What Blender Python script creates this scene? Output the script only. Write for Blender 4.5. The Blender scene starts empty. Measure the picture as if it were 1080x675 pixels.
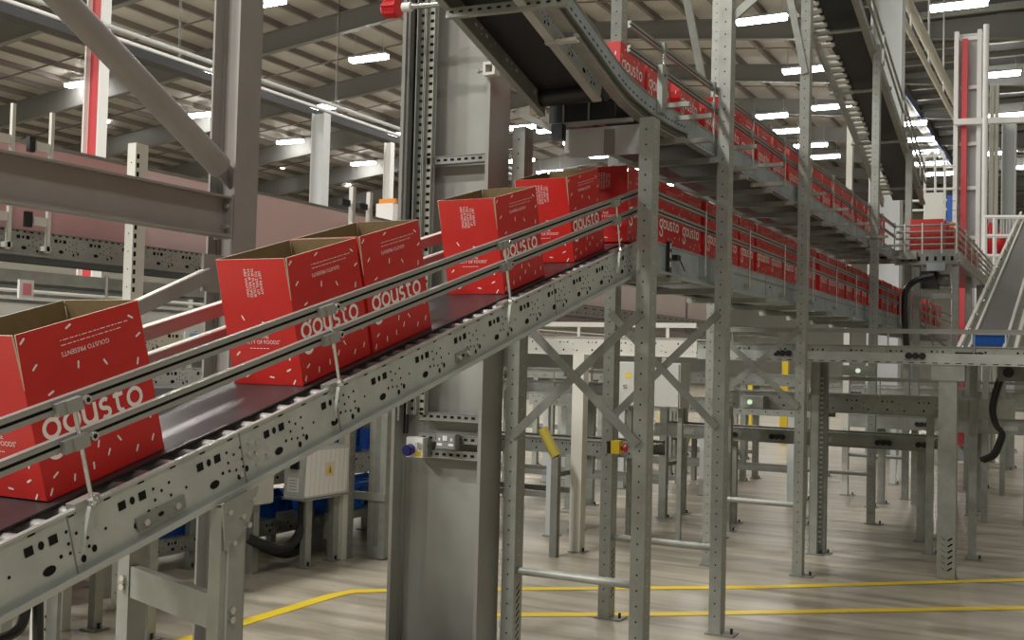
import bpy, math, random
from mathutils import Vector, Matrix
random.seed(7)
C = bpy.context.scene.collection
PI = math.pi

# ------------------------------------------------------------------ camera
F = 1150.0; CX, CY = 540.0, 337.5; EYE = 1.6
YAW = math.atan(605 / F); PITCH = math.atan(39 / F); ROLL = .0255
CAMROT = Matrix.Rotation(YAW, 3, 'Z') @ Matrix.Rotation(PI / 2 + PITCH, 3, 'X') @ Matrix.Rotation(ROLL, 3, 'Z')


def at(px, py, x=None, y=None, z=None):
    """the world point seen at a photo pixel on the plane x=, y= or z="""
    d = CAMROT @ Vector(((px - CX) / F, -(py - CY) / F, -1))
    t = x / d.x if x is not None else y / d.y if y is not None else (z - EYE) / d.z
    return Vector((0, 0, EYE)) + d * t


cam = bpy.data.cameras.new('camera'); camo = bpy.data.objects.new('camera', cam); C.objects.link(camo)
camo.matrix_world = Matrix.Translation((0, 0, EYE)) @ CAMROT.to_4x4()
cam.sensor_width = 36; cam.lens = F / 1080 * 36; cam.clip_start = .05; cam.clip_end = 400
bpy.context.scene.camera = camo


# ------------------------------------------------------------------ materials
def mat(name, col, rough=.5, metal=0., emit=0., noise=0., nscale=8., spec=.5, alpha=1., col2=None, bump=0.):
    m = bpy.data.materials.new(name); m.use_nodes = True
    nt = m.node_tree; b = nt.nodes['Principled BSDF']
    b.inputs['Base Color'].default_value = (*col, 1); b.inputs['Roughness'].default_value = rough
    b.inputs['Metallic'].default_value = metal; b.inputs['Specular IOR Level'].default_value = spec
    if emit:
        b.inputs['Emission Color'].default_value = (1, .97, .92, 1); b.inputs['Emission Strength'].default_value = emit
    if alpha < 1: b.inputs['Alpha'].default_value = alpha
    if noise or col2:
        tc = nt.nodes.new('ShaderNodeTexCoord'); n = nt.nodes.new('ShaderNodeTexNoise')
        n.inputs['Scale'].default_value = nscale; n.inputs['Detail'].default_value = 5
        nt.links.new(tc.outputs['Object'], n.inputs['Vector'])
        r = nt.nodes.new('ShaderNodeValToRGB')
        a = [max(0, c * (1 - noise)) for c in col]; z = [min(1, c * (1 + noise)) for c in col]
        if col2: a, z = col, col2
        r.color_ramp.elements[0].position = .3; r.color_ramp.elements[1].position = .7
        r.color_ramp.elements[0].color = (*a, 1); r.color_ramp.elements[1].color = (*z, 1)
        nt.links.new(n.outputs['Fac'], r.inputs['Fac']); nt.links.new(r.outputs['Color'], b.inputs['Base Color'])
        if bump:
            bp = nt.nodes.new('ShaderNodeBump'); bp.inputs['Strength'].default_value = bump
            nt.links.new(n.outputs['Fac'], bp.inputs['Height']); nt.links.new(bp.outputs['Normal'], b.inputs['Normal'])
    return m


M = dict(
    galv=mat('galvanised_steel', (.33, .34, .305), .45, .35, noise=.10, nscale=14),
    galvd=mat('dull_galvanised_steel', (.24, .245, .22), .5, .3, noise=.12, nscale=10),
    chan=mat('channel_steel', (.46, .48, .45), .40, .35, noise=.10, nscale=9),
    chanb=mat('blue_grey_channel_steel', (.34, .39, .405), .42, .35, noise=.15, nscale=7),
    column=mat('grey_painted_steel', (.30, .30, .275), .5, 0, noise=.05, nscale=5),
    columnl=mat('taupe_painted_steel', (.27, .255, .235), .5, 0, noise=.06, nscale=5),
    roofsteel=mat('roof_steel', (.20, .20, .19), .55, 0),
    purlin=mat('purlin_steel', (.20, .175, .155), .6, 0),
    sheet=mat('roof_sheet', (.47, .445, .40), .7, 0, noise=.05, nscale=.4),
    darksheet=mat('dark_roof_sheet', (.07, .07, .075), .7, 0),
    cream=mat('cream_painted_steel', (.66, .65, .58), .45, 0),
    white=mat('white_paint', (.80, .80, .78), .45, 0),
    whitegrey=mat('pale_grey_paint', (.55, .57, .57), .45, 0),
    red=mat('red_print', (.55, .018, .014), .42, 0, noise=.04, nscale=20),
    kraft=mat('kraft_board', (.20, .14, .06), .8, 0, noise=.08, nscale=30),
    edge=mat('board_edge', (.72, .62, .48), .8, 0),
    ink=mat('white_ink', (.86, .80, .76), .55, 0),
    belt=mat('belt_rubber', (.035, .033, .034), .30, 0, noise=.2, nscale=5),
    beltgrey=mat('grey_belt', (.12, .115, .11), .45, 0, noise=.1, nscale=12),
    black=mat('black_plastic', (.012, .012, .013), .45, 0),
    hole=mat('hole_dark', (.014, .014, .014), .9, 0, spec=.1),
    dot=mat('zinc_and_hole_light', (.62, .62, .56), .4, .2),
    chrome=mat('chrome', (.62, .62, .60), .25, .85),
    roller=mat('roller_end', (.34, .32, .31), .45, .3),
    alu=mat('aluminium_rail', (.36, .36, .335), .34, .55),
    redsteel=mat('red_painted_steel', (.62, .06, .07), .45, 0),
    redlamp=mat('red_plastic', (.60, .015, .02), .35, 0),
    orange=mat('orange_plastic', (.85, .30, .04), .45, 0),
    tubey=mat('dull_yellow', (.46, .38, .06), .5, 0),
    yellow=mat('yellow_paint', (.78, .56, .02), .45, 0),
    blue=mat('blue_plastic', (.008, .11, .50), .4, 0),
    navy=mat('navy_plastic', (.02, .02, .16), .35, 0),
    pink=mat('pink_guard_panel', (.60, .34, .34), .32, 0, col2=(.68, .42, .41), noise=.1, nscale=.35), pinkm=mat('pink_panel_reflection', (.74, .50, .49), .3, 0, col2=(.80, .62, .60), noise=.1, nscale=.5), pinkp=mat('pale_panel_reflection', (.78, .66, .62), .3, 0, col2=(.86, .80, .75), noise=.1, nscale=.5),  # the pinks step paler to put reflections on the glossy guard into its colour
    panel=mat('enclosure_grey', (.56, .57, .53), .4, 0),
    socket=mat('socket_grey', (.26, .27, .27), .4, .2),
    wall=mat('warehouse_wall', (.55, .53, .46), .7, 0, noise=.04, nscale=.3),
    lamp=mat('lamp_diffuser', (1, 1, 1), .4, 0, emit=30),
    lampcase=mat('lamp_case', (.6, .6, .6), .4, 0),
    green=mat('green_indicator', (.1, .8, .05), .4, 0, emit=.6),
    cable=mat('cable_sheath', (.012, .012, .012), .45, 0),
)


def floor_material():
    m = bpy.data.materials.new('polished_concrete'); m.use_nodes = True
    nt = m.node_tree; b = nt.nodes['Principled BSDF']; tc = nt.nodes.new('ShaderNodeTexCoord')
    n1 = nt.nodes.new('ShaderNodeTexNoise'); n1.inputs['Scale'].default_value = .8; n1.inputs['Detail'].default_value = 8
    n2 = nt.nodes.new('ShaderNodeTexNoise'); n2.inputs['Scale'].default_value = 9; n2.inputs['Detail'].default_value = 6
    mp = nt.nodes.new('ShaderNodeMapping'); mp.inputs['Scale'].default_value = (1, 3, 1); mp.inputs['Rotation'].default_value = (0, 0, .5)
    nt.links.new(tc.outputs['Object'], mp.inputs['Vector'])
    for n in (n1, n2): nt.links.new(mp.outputs['Vector'], n.inputs['Vector'])
    mx = nt.nodes.new('ShaderNodeMixRGB'); mx.inputs['Fac'].default_value = .35
    nt.links.new(n1.outputs['Fac'], mx.inputs['Color1']); nt.links.new(n2.outputs['Fac'], mx.inputs['Color2'])
    r = nt.nodes.new('ShaderNodeValToRGB'); e = r.color_ramp.elements
    e[0].position = .32; e[0].color = (.33, .295, .225, 1); e[1].position = .68; e[1].color = (.54, .49, .39, 1)
    nt.links.new(mx.outputs['Color'], r.inputs['Fac'])
    mp2 = nt.nodes.new('ShaderNodeMapping'); mp2.inputs['Scale'].default_value = (.55, 5.5, 1); mp2.inputs['Rotation'].default_value = (0, 0, -.42)
    n3 = nt.nodes.new('ShaderNodeTexNoise'); n3.inputs['Scale'].default_value = 1.1; n3.inputs['Detail'].default_value = 6; n3.inputs['Distortion'].default_value = .6
    nt.links.new(tc.outputs['Object'], mp2.inputs['Vector']); nt.links.new(mp2.outputs['Vector'], n3.inputs['Vector'])
    r3 = nt.nodes.new('ShaderNodeValToRGB'); r3.color_ramp.elements[0].position = .36; r3.color_ramp.elements[0].color = (.50, .48, .46, 1); r3.color_ramp.elements[1].position = .56; r3.color_ramp.elements[1].color = (1, 1, 1, 1)
    nt.links.new(n3.outputs['Fac'], r3.inputs['Fac'])
    mul = nt.nodes.new('ShaderNodeMixRGB'); mul.blend_type = 'MULTIPLY'; mul.inputs['Fac'].default_value = .75
    nt.links.new(r.outputs['Color'], mul.inputs['Color1']); nt.links.new(r3.outputs['Color'], mul.inputs['Color2']); nt.links.new(mul.outputs['Color'], b.inputs['Base Color'])
    rr = nt.nodes.new('ShaderNodeMapRange'); rr.inputs['To Min'].default_value = .22; rr.inputs['To Max'].default_value = .42
    nt.links.new(n2.outputs['Fac'], rr.inputs['Value']); nt.links.new(rr.outputs['Result'], b.inputs['Roughness'])
    b.inputs['Specular IOR Level'].default_value = .4
    return m


M['floor'] = floor_material()


# ------------------------------------------------------------------ mesh builder
class MB:
    def __init__(s): s.v = []; s.f = []; s.m = []; s.mats = []

    def mi(s, m):
        if m not in s.mats: s.mats.append(m)
        return s.mats.index(m)

    def face(s, pts, m):
        b = len(s.v); s.v += [tuple(p) for p in pts]; s.f.append(tuple(range(b, b + len(pts)))); s.m.append(s.mi(m))

    def hexa(s, p, m):          # p: 8 points, bottom loop then top loop
        b = len(s.v); s.v += [tuple(q) for q in p]; k = s.mi(m)
        for q in ((3, 2, 1, 0), (4, 5, 6, 7), (0, 1, 5, 4), (1, 2, 6, 5), (2, 3, 7, 6), (3, 0, 4, 7)):
            s.f.append(tuple(b + i for i in q)); s.m.append(k)

    def box(s, x0, x1, y0, y1, z0, z1, m):
        s.hexa([(x0, y0, z0), (x1, y0, z0), (x1, y1, z0), (x0, y1, z0), (x0, y0, z1), (x1, y0, z1), (x1, y1, z1), (x0, y1, z1)], m)

    def bar(s, a, b, w, h, m, up=(0, 0, 1)):      # oriented box from a to b, w sideways, h along up
        a = Vector(a); b = Vector(b); d = (b - a).normalized(); up = Vector(up)
        sd = d.cross(up)
        if sd.length < 1e-4: sd = d.cross(Vector((0, 1, 0)))
        sd.normalize(); u = sd.cross(d); sd *= w / 2; u *= h / 2
        s.hexa([a - sd - u, a + sd - u, b + sd - u, b - sd - u, a - sd + u, a + sd + u, b + sd + u, b - sd + u], m)

    def tube(s, a, b, r, m, n=10, r2=None, cap=True):
        a = Vector(a); b = Vector(b); d = (b - a).normalized()
        u = d.cross(Vector((0, 0, 1)));
        if u.length < 1e-4: u = Vector((1, 0, 0))
        u.normalize(); w = d.cross(u); r2 = r if r2 is None else r2; k = s.mi(m); o = len(s.v)
        for c, rr in ((a, r), (b, r2)):
            for i in range(n):
                t = 2 * PI * i / n; s.v.append(tuple(c + (u * math.cos(t) + w * math.sin(t)) * rr))
        for i in range(n):
            j = (i + 1) % n; s.f.append((o + i, o + j, o + n + j, o + n + i)); s.m.append(k)
        if cap:
            s.f.append(tuple(o + i for i in reversed(range(n)))); s.m.append(k)
            s.f.append(tuple(o + n + i for i in range(n))); s.m.append(k)

    def path(s, pts, r, m, n=8):
        P = [Vector(p) for p in pts]
        if len(P) > 3:                     # smooth curve through the points
            Q = []
            for i in range(len(P) - 1):
                p0, p1, p2, p3 = P[max(i - 1, 0)], P[i], P[i + 1], P[min(i + 2, len(P) - 1)]
                for k in range(4):
                    t = k / 4; Q.append(.5 * (2 * p1 + (p2 - p0) * t + (2 * p0 - 5 * p1 + 4 * p2 - p3) * t * t + (3 * p1 - p0 - 3 * p2 + p3) * t ** 3))
            pts = Q + [P[-1]]
        for a, b in zip(pts, pts[1:]): s.tube(a, b, r, m, n)
        for p in pts[1:-1]: s.ball(p, r, m)

    def ball(s, p, r, m, n=8, k=4, sz=1.):
        p = Vector(p); o = len(s.v); mi = s.mi(m)
        for i in range(k + 1):
            a = -PI / 2 + PI * i / k
            for j in range(n):
                t = 2 * PI * j / n
                s.v.append((p.x + r * math.cos(a) * math.cos(t), p.y + r * math.cos(a) * math.sin(t), p.z + r * sz * math.sin(a)))
        for i in range(k):
            for j in range(n):
                q = (j + 1) % n; s.f.append((o + i * n + j, o + i * n + q, o + (i + 1) * n + q, o + (i + 1) * n + j)); s.m.append(mi)

    def disc(s, c, u, w, r, m, n=8, r2=None):     # flat polygon at c in axes u, w
        c = Vector(c); u = Vector(u); w = Vector(w); r2 = r2 or r
        s.face([c + u * (r * math.cos(2 * PI * i / n)) + w * (r2 * math.sin(2 * PI * i / n)) for i in range(n)], m)

    def rect(s, c, u, w, a, b, m):
        c = Vector(c); u = Vector(u) * a / 2; w = Vector(w) * b / 2
        s.face([c - u - w, c + u - w, c + u + w, c - u + w], m)

    def extrude(s, poly, x0, x1, m):              # polygon in the (y, z) plane pushed along x
        n = len(poly); o = len(s.v); k = s.mi(m)
        for x in (x0, x1): s.v += [(x, p[0], p[1]) for p in poly]
        for i in range(n):
            j = (i + 1) % n; s.f.append((o + i, o + j, o + n + j, o + n + i)); s.m.append(k)
        s.f.append(tuple(o + i for i in range(n))); s.m.append(k); s.f.append(tuple(o + n + i for i in reversed(range(n)))); s.m.append(k)

    def mesh(s, name):
        me = bpy.data.meshes.new(name); me.from_pydata(s.v, [], s.f)
        for m in s.mats: me.materials.append(m)
        me.polygons.foreach_set('material_index', s.m); me.update()
        return me

    def build(s, name, parent=None, smooth=False, kind=None, label=None):
        me = s.mesh(name)
        if smooth:
            me.polygons.foreach_set('use_smooth', [True] * len(me.polygons))
            me.set_sharp_from_angle(angle=.7)
        o = bpy.data.objects.new(name, me); C.objects.link(o)
        if parent:
            o.parent = parent
            o.matrix_parent_inverse = parent_world(parent).inverted()
        if kind: o['kind'] = kind
        if label: o['label'] = label
        return o


def parent_world(o):
    m = o.matrix_basis.copy()
    if o.parent: m = parent_world(o.parent) @ o.matrix_parent_inverse @ m
    return m


def tag(o, label, cat, group=None, kind=None):
    o['label'] = label; o['category'] = cat
    if group: o['group'] = group
    if kind: o['kind'] = kind
    return o


def thing(name, label, cat, loc=(0, 0, 0), group=None, kind='thing'):
    o = bpy.data.objects.new(name, None); C.objects.link(o); o.location = loc; o.empty_display_size = .1
    return tag(o, label, cat, group, kind)


def struct(mb, name, smooth=False): return mb.build(name, kind='structure', smooth=smooth)


def copy_tree(o, parent=None):
    c = o.copy(); C.objects.link(c)
    if parent: c.parent = parent
    for ch in list(o.children): copy_tree(ch, c)
    return c


ORD = ('first second third fourth fifth sixth seventh eighth ninth tenth eleventh twelfth thirteenth fourteenth fifteenth sixteenth '
       'seventeenth eighteenth nineteenth twentieth').split()
ORD += ['twenty-' + w for w in ORD[:9]] + ['thirtieth'] + ['thirty-' + w for w in ORD[:9]] + ['fortieth'] + ['forty-' + w for w in ORD[:9]] + ['fiftieth'] + ['fifty-' + w for w in ORD[:9]] + ['sixtieth']
XU = Vector((1, 0, 0)); YU = Vector((0, 1, 0)); ZU = Vector((0, 0, 1))

# ------------------------------------------------------------------ the hall
mb = MB(); mb.box(-48, 14, -12, 90, -.2, 0, M['floor']); struct(mb, 'floor')
mb = MB(); mb.box(-48, 14, 90, 90.3, 0, 14, M['wall']); struct(mb, 'wall_back')
mb = MB(); mb.box(-48.3, -48, -12, 90, 0, 14, M['wall']); struct(mb, 'wall_left')
mb = MB(); mb.box(14, 14.3, -12, 90, 0, 14, M['wall']); struct(mb, 'wall_right')
RIDGE = -16.0
def roof_z(x): return 14.1 - .10 * abs(x - RIDGE)
mb = MB()
for x0, x1 in ((-48, RIDGE), (RIDGE, 14)):
    mb.hexa([(x0, 6, roof_z(x0)), (x1, 6, roof_z(x1)), (x1, 90, roof_z(x1)), (x0, 90, roof_z(x0)),
             (x0, 6, roof_z(x0) + .15), (x1, 6, roof_z(x1) + .15), (x1, 90, roof_z(x1) + .15), (x0, 90, roof_z(x0) + .15)], M['sheet'])
struct(mb, 'ceiling')
# purlins along the hall, each its own beam
n = 0
x = -46.0
while x < 13:
    mb = MB(); z = roof_z(x) - .002
    mb.box(x - .035, x + .035, 6, 90, z - .19, z, M['purlin']); mb.box(x - .1, x + .04, 6, 90, z - .20, z - .19, M['purlin'])
    struct(mb, 'trim_%d' % (n + 1)); n += 1; x += 1.3
# thin sag bars across the sheets
for i in range(16):
    y = 24.5 + 3.1 * i; mb = MB()
    for x0, x1 in ((-46, RIDGE), (RIDGE, 13)):
        mb.bar((x0, y, roof_z(x0) - .2), (x1, y, roof_z(x1) - .2), .05, .05, M['purlin'])
    struct(mb, 'trim_%d' % (n + 1)); n += 1
# haunched rafters
for i in range(9):
    y = 23.6 + 6.2 * i; mb = MB()
    for x0, x1 in ((-46, RIDGE), (RIDGE, 13)):
        zt0, zt1 = roof_z(x0) - .28, roof_z(x1) - .28
        ra = abs(x0 - RIDGE) > 1
        d0, d1 = (.95, .60) if ra else (.60, .95)
        mb.hexa([(x0, y - .02, zt0 - d0), (x1, y - .02, zt1 - d1), (x1, y + .02, zt1 - d1), (x0, y + .02, zt0 - d0),
                 (x0, y - .02, zt0), (x1, y - .02, zt1), (x1, y + .02, zt1), (x0, y + .02, zt0)], M['roofsteel'])
        for q0, q1 in ((zt0 - d0, zt1 - d1), (zt0, zt1)):
            mb.bar((x0, y, q0), (x1, y, q1), .24, .03, M['roofsteel'])
    struct(mb, 'trim_%d' % (n + 1)); n += 1
# the dark bay of the roof on the right, with pale joists across it
mb = MB(); mb.box(-6.2, 13.9, 24, 88, 12.45, 12.6, M['darksheet']); struct(mb, 'ceiling_right_bay')
for i in range(34):
    y = 26 + 1.8 * i; mb = MB(); mb.box(-6.0, 13.8, y - .09, y + .09, 12.27, 12.45, M['galv']); struct(mb, 'trim_%d' % (n + 1)); n += 1
mb = MB(); mb.box(-6.5, -6.2, 24, 88, 12.0, 12.6, M['roofsteel']); struct(mb, 'trim_%d' % (n + 1)); n += 1
mb = MB(); mb.box(-6.19, -6.12, 24, 88, 12.0, 12.1, mat('blue_pipe', (.03, .10, .42), .4)); struct(mb, 'trim_%d' % (n + 1)); n += 1


# yellow walkway lines painted on the floor
def floor_line(pts, w, label):
    mb = MB(); L = []; Rr = []
    for i, p in enumerate(pts):
        q0, q1 = pts[max(i - 1, 0)], pts[min(i + 1, len(pts) - 1)]; d = Vector((q1[0] - q0[0], q1[1] - q0[1], 0)).normalized(); n_ = Vector((-d.y, d.x, 0)) * w / 2
        c = Vector((p[0], p[1], .003)); L.append(c + n_); Rr.append(c - n_)
    for i in range(len(pts) - 1): mb.face([Rr[i], Rr[i + 1], L[i + 1], L[i]], M['yellow'])
    o = mb.build('floor_line'); tag(o, label, 'floor marking', kind='structure')
L1 = [at(150, 689, z=0), at(258, 656.5, z=0), at(352, 628, z=0), at(372, 624, z=0), at(440, 622, z=0), at(600, 621, z=0), at(800, 619.5, z=0), at(1180, 609, z=0)]
floor_line(L1, .10, 'yellow floor line bending round behind the grey column')
L2 = [at(450, 649, z=0), at(700, 648, z=0), at(1180, 639.5, z=0)]
floor_line(L2, .10, 'nearer straight yellow floor line running to the right')


# ------------------------------------------------------------------ building columns
def hcolumn(name, label, x0, x1, y0, y1, zt, m, tf=.02, mweb=None, red=None):
    t = thing(name, label, 'column', ((x0 + x1) / 2, (y0 + y1) / 2, 0))
    mb = MB()
    mb.box(x0, x0 + tf, y0, y1, 0, zt, m); mb.box(x1 - tf, x1, y0, y1, 0, zt, m)
    ym = (y0 + y1) / 2
    mb.box(x0 + tf, x1 - tf, ym - .008, ym + .008, 0, zt, mweb or m)
    for xx, sg in ((x0 + tf, 1), (x1 - tf, -1)):     # root fillets
        mb.box(min(xx, xx + sg * .012), max(xx, xx + sg * .012), ym - .02, ym + .02, 0, zt, m)
    mb.build('steel_section', t)
    bp = MB(); bp.box(x0 - .06, x1 + .06, y0 - .06, y1 + .06, .001, .025, m)
    for bx in (x0 - .03, x1 + .03):
        for by in (y0 - .03, y1 + .03): bp.tube((bx, by, .025), (bx, by, .06), .012, M['galvd'], 6)
    bp.build('base_plate', t)
    return t


midcol = hcolumn('steel_column', 'tall grey steel column with cable trays and sockets behind the near belt', -3.245, -2.70, 4.83, 5.05, 11.9, M['column'])
lcx0 = at(222.9, 100, y=3.80).x
leftcol = hcolumn('steel_column', 'taupe steel column at left joined by the beam and diagonal brace', lcx0, -3.45, 3.80, 3.955, 6.5, M['columnl'], tf=.012)

# parts bolted to the middle column are services: cable tray, channels, sockets
def slotted_channel(name, z, label, x0=-3.09, x1=-2.73, y=4.86):
    t = thing(name, label, 'channel', ((x0 + x1) / 2, y, z))
    mb = MB(); mb.box(x0, x1, y, y + .035, z - .021, z + .021, M['alu'])
    k = 0; xx = x0 + .03
    while xx < x1 - .02:
        mb.rect((xx, y - .0006, z), XU, ZU, .022, .013, M['hole']); xx += .042
    mb.box(x0, x1, y - .004, y, z + .017, z + .021, M['chrome']); mb.box(x0, x1, y - .004, y, z - .021, z - .017, M['chrome'])
    mb.build('strut_profile', t)
zc = at(490, 167, y=4.85).z
slotted_channel('slotted_channel', zc, 'slotted steel channel high on the grey column, above the red boxes')
for (py, lab) in ((441, 'slotted steel channel on the column just above the sockets'), (464, 'slotted steel channel carrying the double socket on the column'), (481, 'lowest slotted steel channel on the column, under the double socket')):
    slotted_channel('slotted_channel', at(488, py, y=4.85).z, lab)
def cable_tray(x0, x1, z0, z1, y, label, light):
    t = thing('cable_tray', label, 'cable tray', ((x0 + x1) / 2, y, z0))
    mb = MB(); a = M['dot'] if light else M['galvd']
    mb.box(x0, x1, y, y + .004, z0, z1, a); mb.box(x0, x0 + .004, y - .03, y, z0, z1, M['galv']); mb.box(x1 - .004, x1, y - .03, y, z0, z1, M['galv'])
    z = z0 + .03; w = x1 - x0
    while z < z1:
        mb.rect(((x0 + x1) / 2 - w * .12, y - .0006, z), XU, ZU, w * .42, .016, M['hole'])
        mb.rect(((x0 + x1) / 2 + w * .32, y - .0006, z + .02), XU, ZU, w * .12, .012, M['hole']); z += .042
    mb.build('perforated_tray', t)
ztb = at(452, 438, y=4.86).z
cable_tray(-3.165, -3.115, ztb, 6.0, 4.875, 'dark perforated cable tray up the left side of the grey column', False)
cable_tray(-3.10, -3.045, ztb, 6.0, 4.86, 'bright perforated cable tray up the grey column beside the web', True)
t = thing('power_cable', 'black cables running up the tray on the grey column', 'cable', (-3.18, 4.89, 1.2))
for dx in (0, .018):
    mb = MB(); mb.tube((-3.20 + dx, 4.885, 1.18), (-3.20 + dx, 4.885, 6), .007, M['cable'], 6); mb.build('cable', t)
t = thing('conduit', 'thin pale conduit beside the cable trays on the grey column', 'pipe', (-3.215, 4.85, 1.2))
mb = MB(); mb.tube((-3.213, 4.845, 1.25), (-3.213, 4.845, 6), .008, M['chrome'], 8); mb.build('tube', t)

# blue industrial socket
p = at(437, 471.5, y=4.80)
t = thing('industrial_socket', 'white socket box with round blue plug cover on the grey column', 'socket', (p.x, 4.8, p.z - .05))
mb = MB(); mb.box(p.x - .05, p.x + .05, 4.80, 4.90, p.z - .053, p.z + .05, M['white']); mb.box(p.x + .05, p.x + .065, 4.82, 4.90, p.z - .05, p.z + .045, M['socket']); mb.build('housing', t)
mb = MB(); mb.tube((p.x - .022, 4.80, p.z - .012), (p.x - .022, 4.765, p.z - .018), .029, M['navy'], 18); mb.tube((p.x - .022, 4.765, p.z - .018), (p.x - .022, 4.755, p.z - .019), .024, M['navy'], 18); mb.build('plug_cover', t, True, label='round dark blue plug cover')
mb = MB(); mb.tube((p.x + .028, 4.80, p.z + .012), (p.x + .028, 4.785, p.z + .012), .017, M['dot'], 12); mb.box(p.x + .022, p.x + .034, 4.775, 4.785, p.z, p.z + .026, M['panel']); mb.build('switch', t)
mb = MB(); mb.rect((p.x + .026, 4.7995, p.z - .034), XU, ZU, .036, .026, M['yellow']); mb.build('warning_label', t, label='yellow warning label')
p = at(470, 466, y=4.80)
t = thing('double_socket', 'grey metal double socket on the slotted channel of the column', 'socket', (p.x, 4.8, p.z - .04))
mb = MB(); mb.box(p.x - .057, p.x + .057, 4.80, 4.845, p.z - .04, p.z + .04, M['socket']); mb.box(p.x - .052, p.x + .052, 4.796, 4.80, p.z - .035, p.z + .035, M['socket']); mb.build('housing', t)
for s in (-1, 1):
    mb = MB(); mb.rect((p.x + s * .034, 4.7955, p.z - .014), XU, ZU, .030, .012, M['white']); mb.rect((p.x + s * .036, 4.7955, p.z + .012), XU, ZU, .010, .014, M['white']); mb.build('outlet', t)
    mb = MB(); mb.box(p.x + s * .007 - .0055, p.x + s * .007 + .0055, 4.791, 4.796, p.z + .006, p.z + .03, M['white']); mb.build('rocker_switch', t)

# square clamp on the column flange
p = at(518, 73, y=4.80)
t = thing('beam_clamp', 'square white steel clamp on the front flange of the grey column', 'clamp', (p.x, 4.8, p.z))
mb = MB(); h = .034
for a, b in (((-h, -h), (h, -h + .014)), ((-h, h - .014), (h, h)), ((-h, -h + .014), (-h + .014, h - .014)), ((h - .014, -h + .014), (h, h - .014))):
    mb.box(p.x + a[0], p.x + b[0], 4.775, 4.829, p.z + a[1], p.z + b[1], M['dot'])
mb.build('frame', t)
mb = MB(); mb.tube((p.x - .075, 4.80, p.z - .005), (p.x - h, 4.80, p.z - .005), .006, M['chrome'], 6); mb.tube((p.x - .075, 4.80, p.z - .005), (p.x - .067, 4.80, p.z - .005), .012, M['chrome'], 6); mb.build('bolt', t)

# beam and braces of the left column
XL = -3.5
t = thing('steel_beam', 'deep taupe steel beam running in from the left to its column', 'beam', (XL, 3, 2.11))
zb0, zb1 = 2.115, 2.30
mb = MB(); ye = 3.795
mb.box(XL - .006, XL + .006, .3, ye - .012, zb0, zb1, M['columnl'])
mb.box(XL - .05, XL + .05, .3, ye - .012, zb1 - .01, zb1, M['columnl']); mb.box(XL - .05, XL + .05, .3, ye - .012, zb0, zb0 + .01, M['columnl'])
mb.build('i_section', t)
mb = MB(); mb.box(XL - .05, XL + .05, ye - .012, ye, zb0 - .01, zb1 + .01, M['columnl'])
for z in (zb0 + .045, zb1 - .045): mb.tube((XL + .03, ye - .03, z), (XL + .03, ye - .012, z), .012, M['chrome'], 6)
mb.build('end_plate', t)
t = thing('diagonal_brace', 'thick round taupe tube slanting down to the left column', 'brace', (XL, 3.7, 2.4))
a = at(232, 176, x=-3.50); b = at(45, -22, x=-3.50)
b = a + (b - a) * 1.5
mb = MB(); mb.tube(a, b, .056, M['columnl'], 20); mb.build('tube', t, True)
mb = MB(); mb.bar(a + (a - b).normalized() * .11, a + (b - a).normalized() * .10, .012, .09, M['columnl'], up=(0, 1, 0)); mb.build('gusset', t)
t = thing('diagonal_brace', 'square brace dropping from the left column behind the boxes', 'brace', (XL, 3.7, 2.0))
a = at(218, 291, x=-3.49); b = at(147, 324, x=-3.49); b2 = a + (b - a) * 2.2
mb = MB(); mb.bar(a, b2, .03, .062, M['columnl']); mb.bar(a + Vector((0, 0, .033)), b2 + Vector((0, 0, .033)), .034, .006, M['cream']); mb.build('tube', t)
mb = MB(); mb.box(-3.505, -3.49, a.y - .02, 3.80, a.z - .07, a.z + .10, M['columnl']); mb.build('gusset', t)

# ------------------------------------------------------------------ conveyor pieces
def yz(x, p): return Vector((x, p[0], p[1]))


def channel(mb, a, b, h, x, out=1, m=None, holes=True, lip=.035, scale=1., bl=.022, lipm=None):
    """side channel between top points a=(y,z), b=(y,z); outer face at x, facing out*X"""
    m = m or M['chan']; A = yz(x, a); B = yz(x, b); d = (B - A); L = d.length; d.normalize(); u = XU.cross(d); u = u if u.z > 0 else -u
    o = XU * out; t = .005
    def slab(s0, s1, x0, x1, h0, h1, mm):
        P = []
        for hh in (h0, h1):
            for s, xx in ((s0, x0), (s1, x0), (s1, x1), (s0, x1)): P.append(A + d * s + o * xx - u * hh)
        mb.hexa(P, mm)
    slab(0, L, -t, 0, h, 0, m)                         # web
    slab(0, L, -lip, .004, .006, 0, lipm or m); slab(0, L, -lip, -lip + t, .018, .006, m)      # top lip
    slab(0, L, -lip, bl, h + .005, h, m)               # bottom flange
    slab(0, L, bl - .003, bl, h, h - .010, m)
    if holes:
        s = .09; e = o * .0009
        def q(ss, hh, w, hgt, circ=False, mm=None):
            c = A + d * ss - u * (h * hh) + e
            if ss > L - .02 or ss < .02: return
            if circ: mb.disc(c, d, u, w, mm or M['hole'], 10, hgt)
            else: mb.rect(c, d, u, w, hgt, mm or M['hole'])
        while s < L:
            q(s, .30, .023, .021); q(s + .032, .30, .008, .010, True); q(s + .064, .30, .023, .021)
            for k, (ds, hh) in enumerate(((.10, .28), (.10, .47), (.10, .62), (.125, .37), (.125, .66), (.152, .30), (.152, .52), (.152, .66))):
                q(s + ds, hh, .0042, .0042, True)
            q(s + .132, .80, .0075, .009, True); q(s + .165, .73, .0075, .009, True)
            q(s + .04, .72, .018, .011, True); q(s + .075, .60, .005, .005, True); q(s + .205, .52, .004, .004, True)
            s += .262 * scale
        s = .05                                       # slots just under the lip
        while s < L - .05:
            q(s, .085, .020, .004); s += .105


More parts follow.
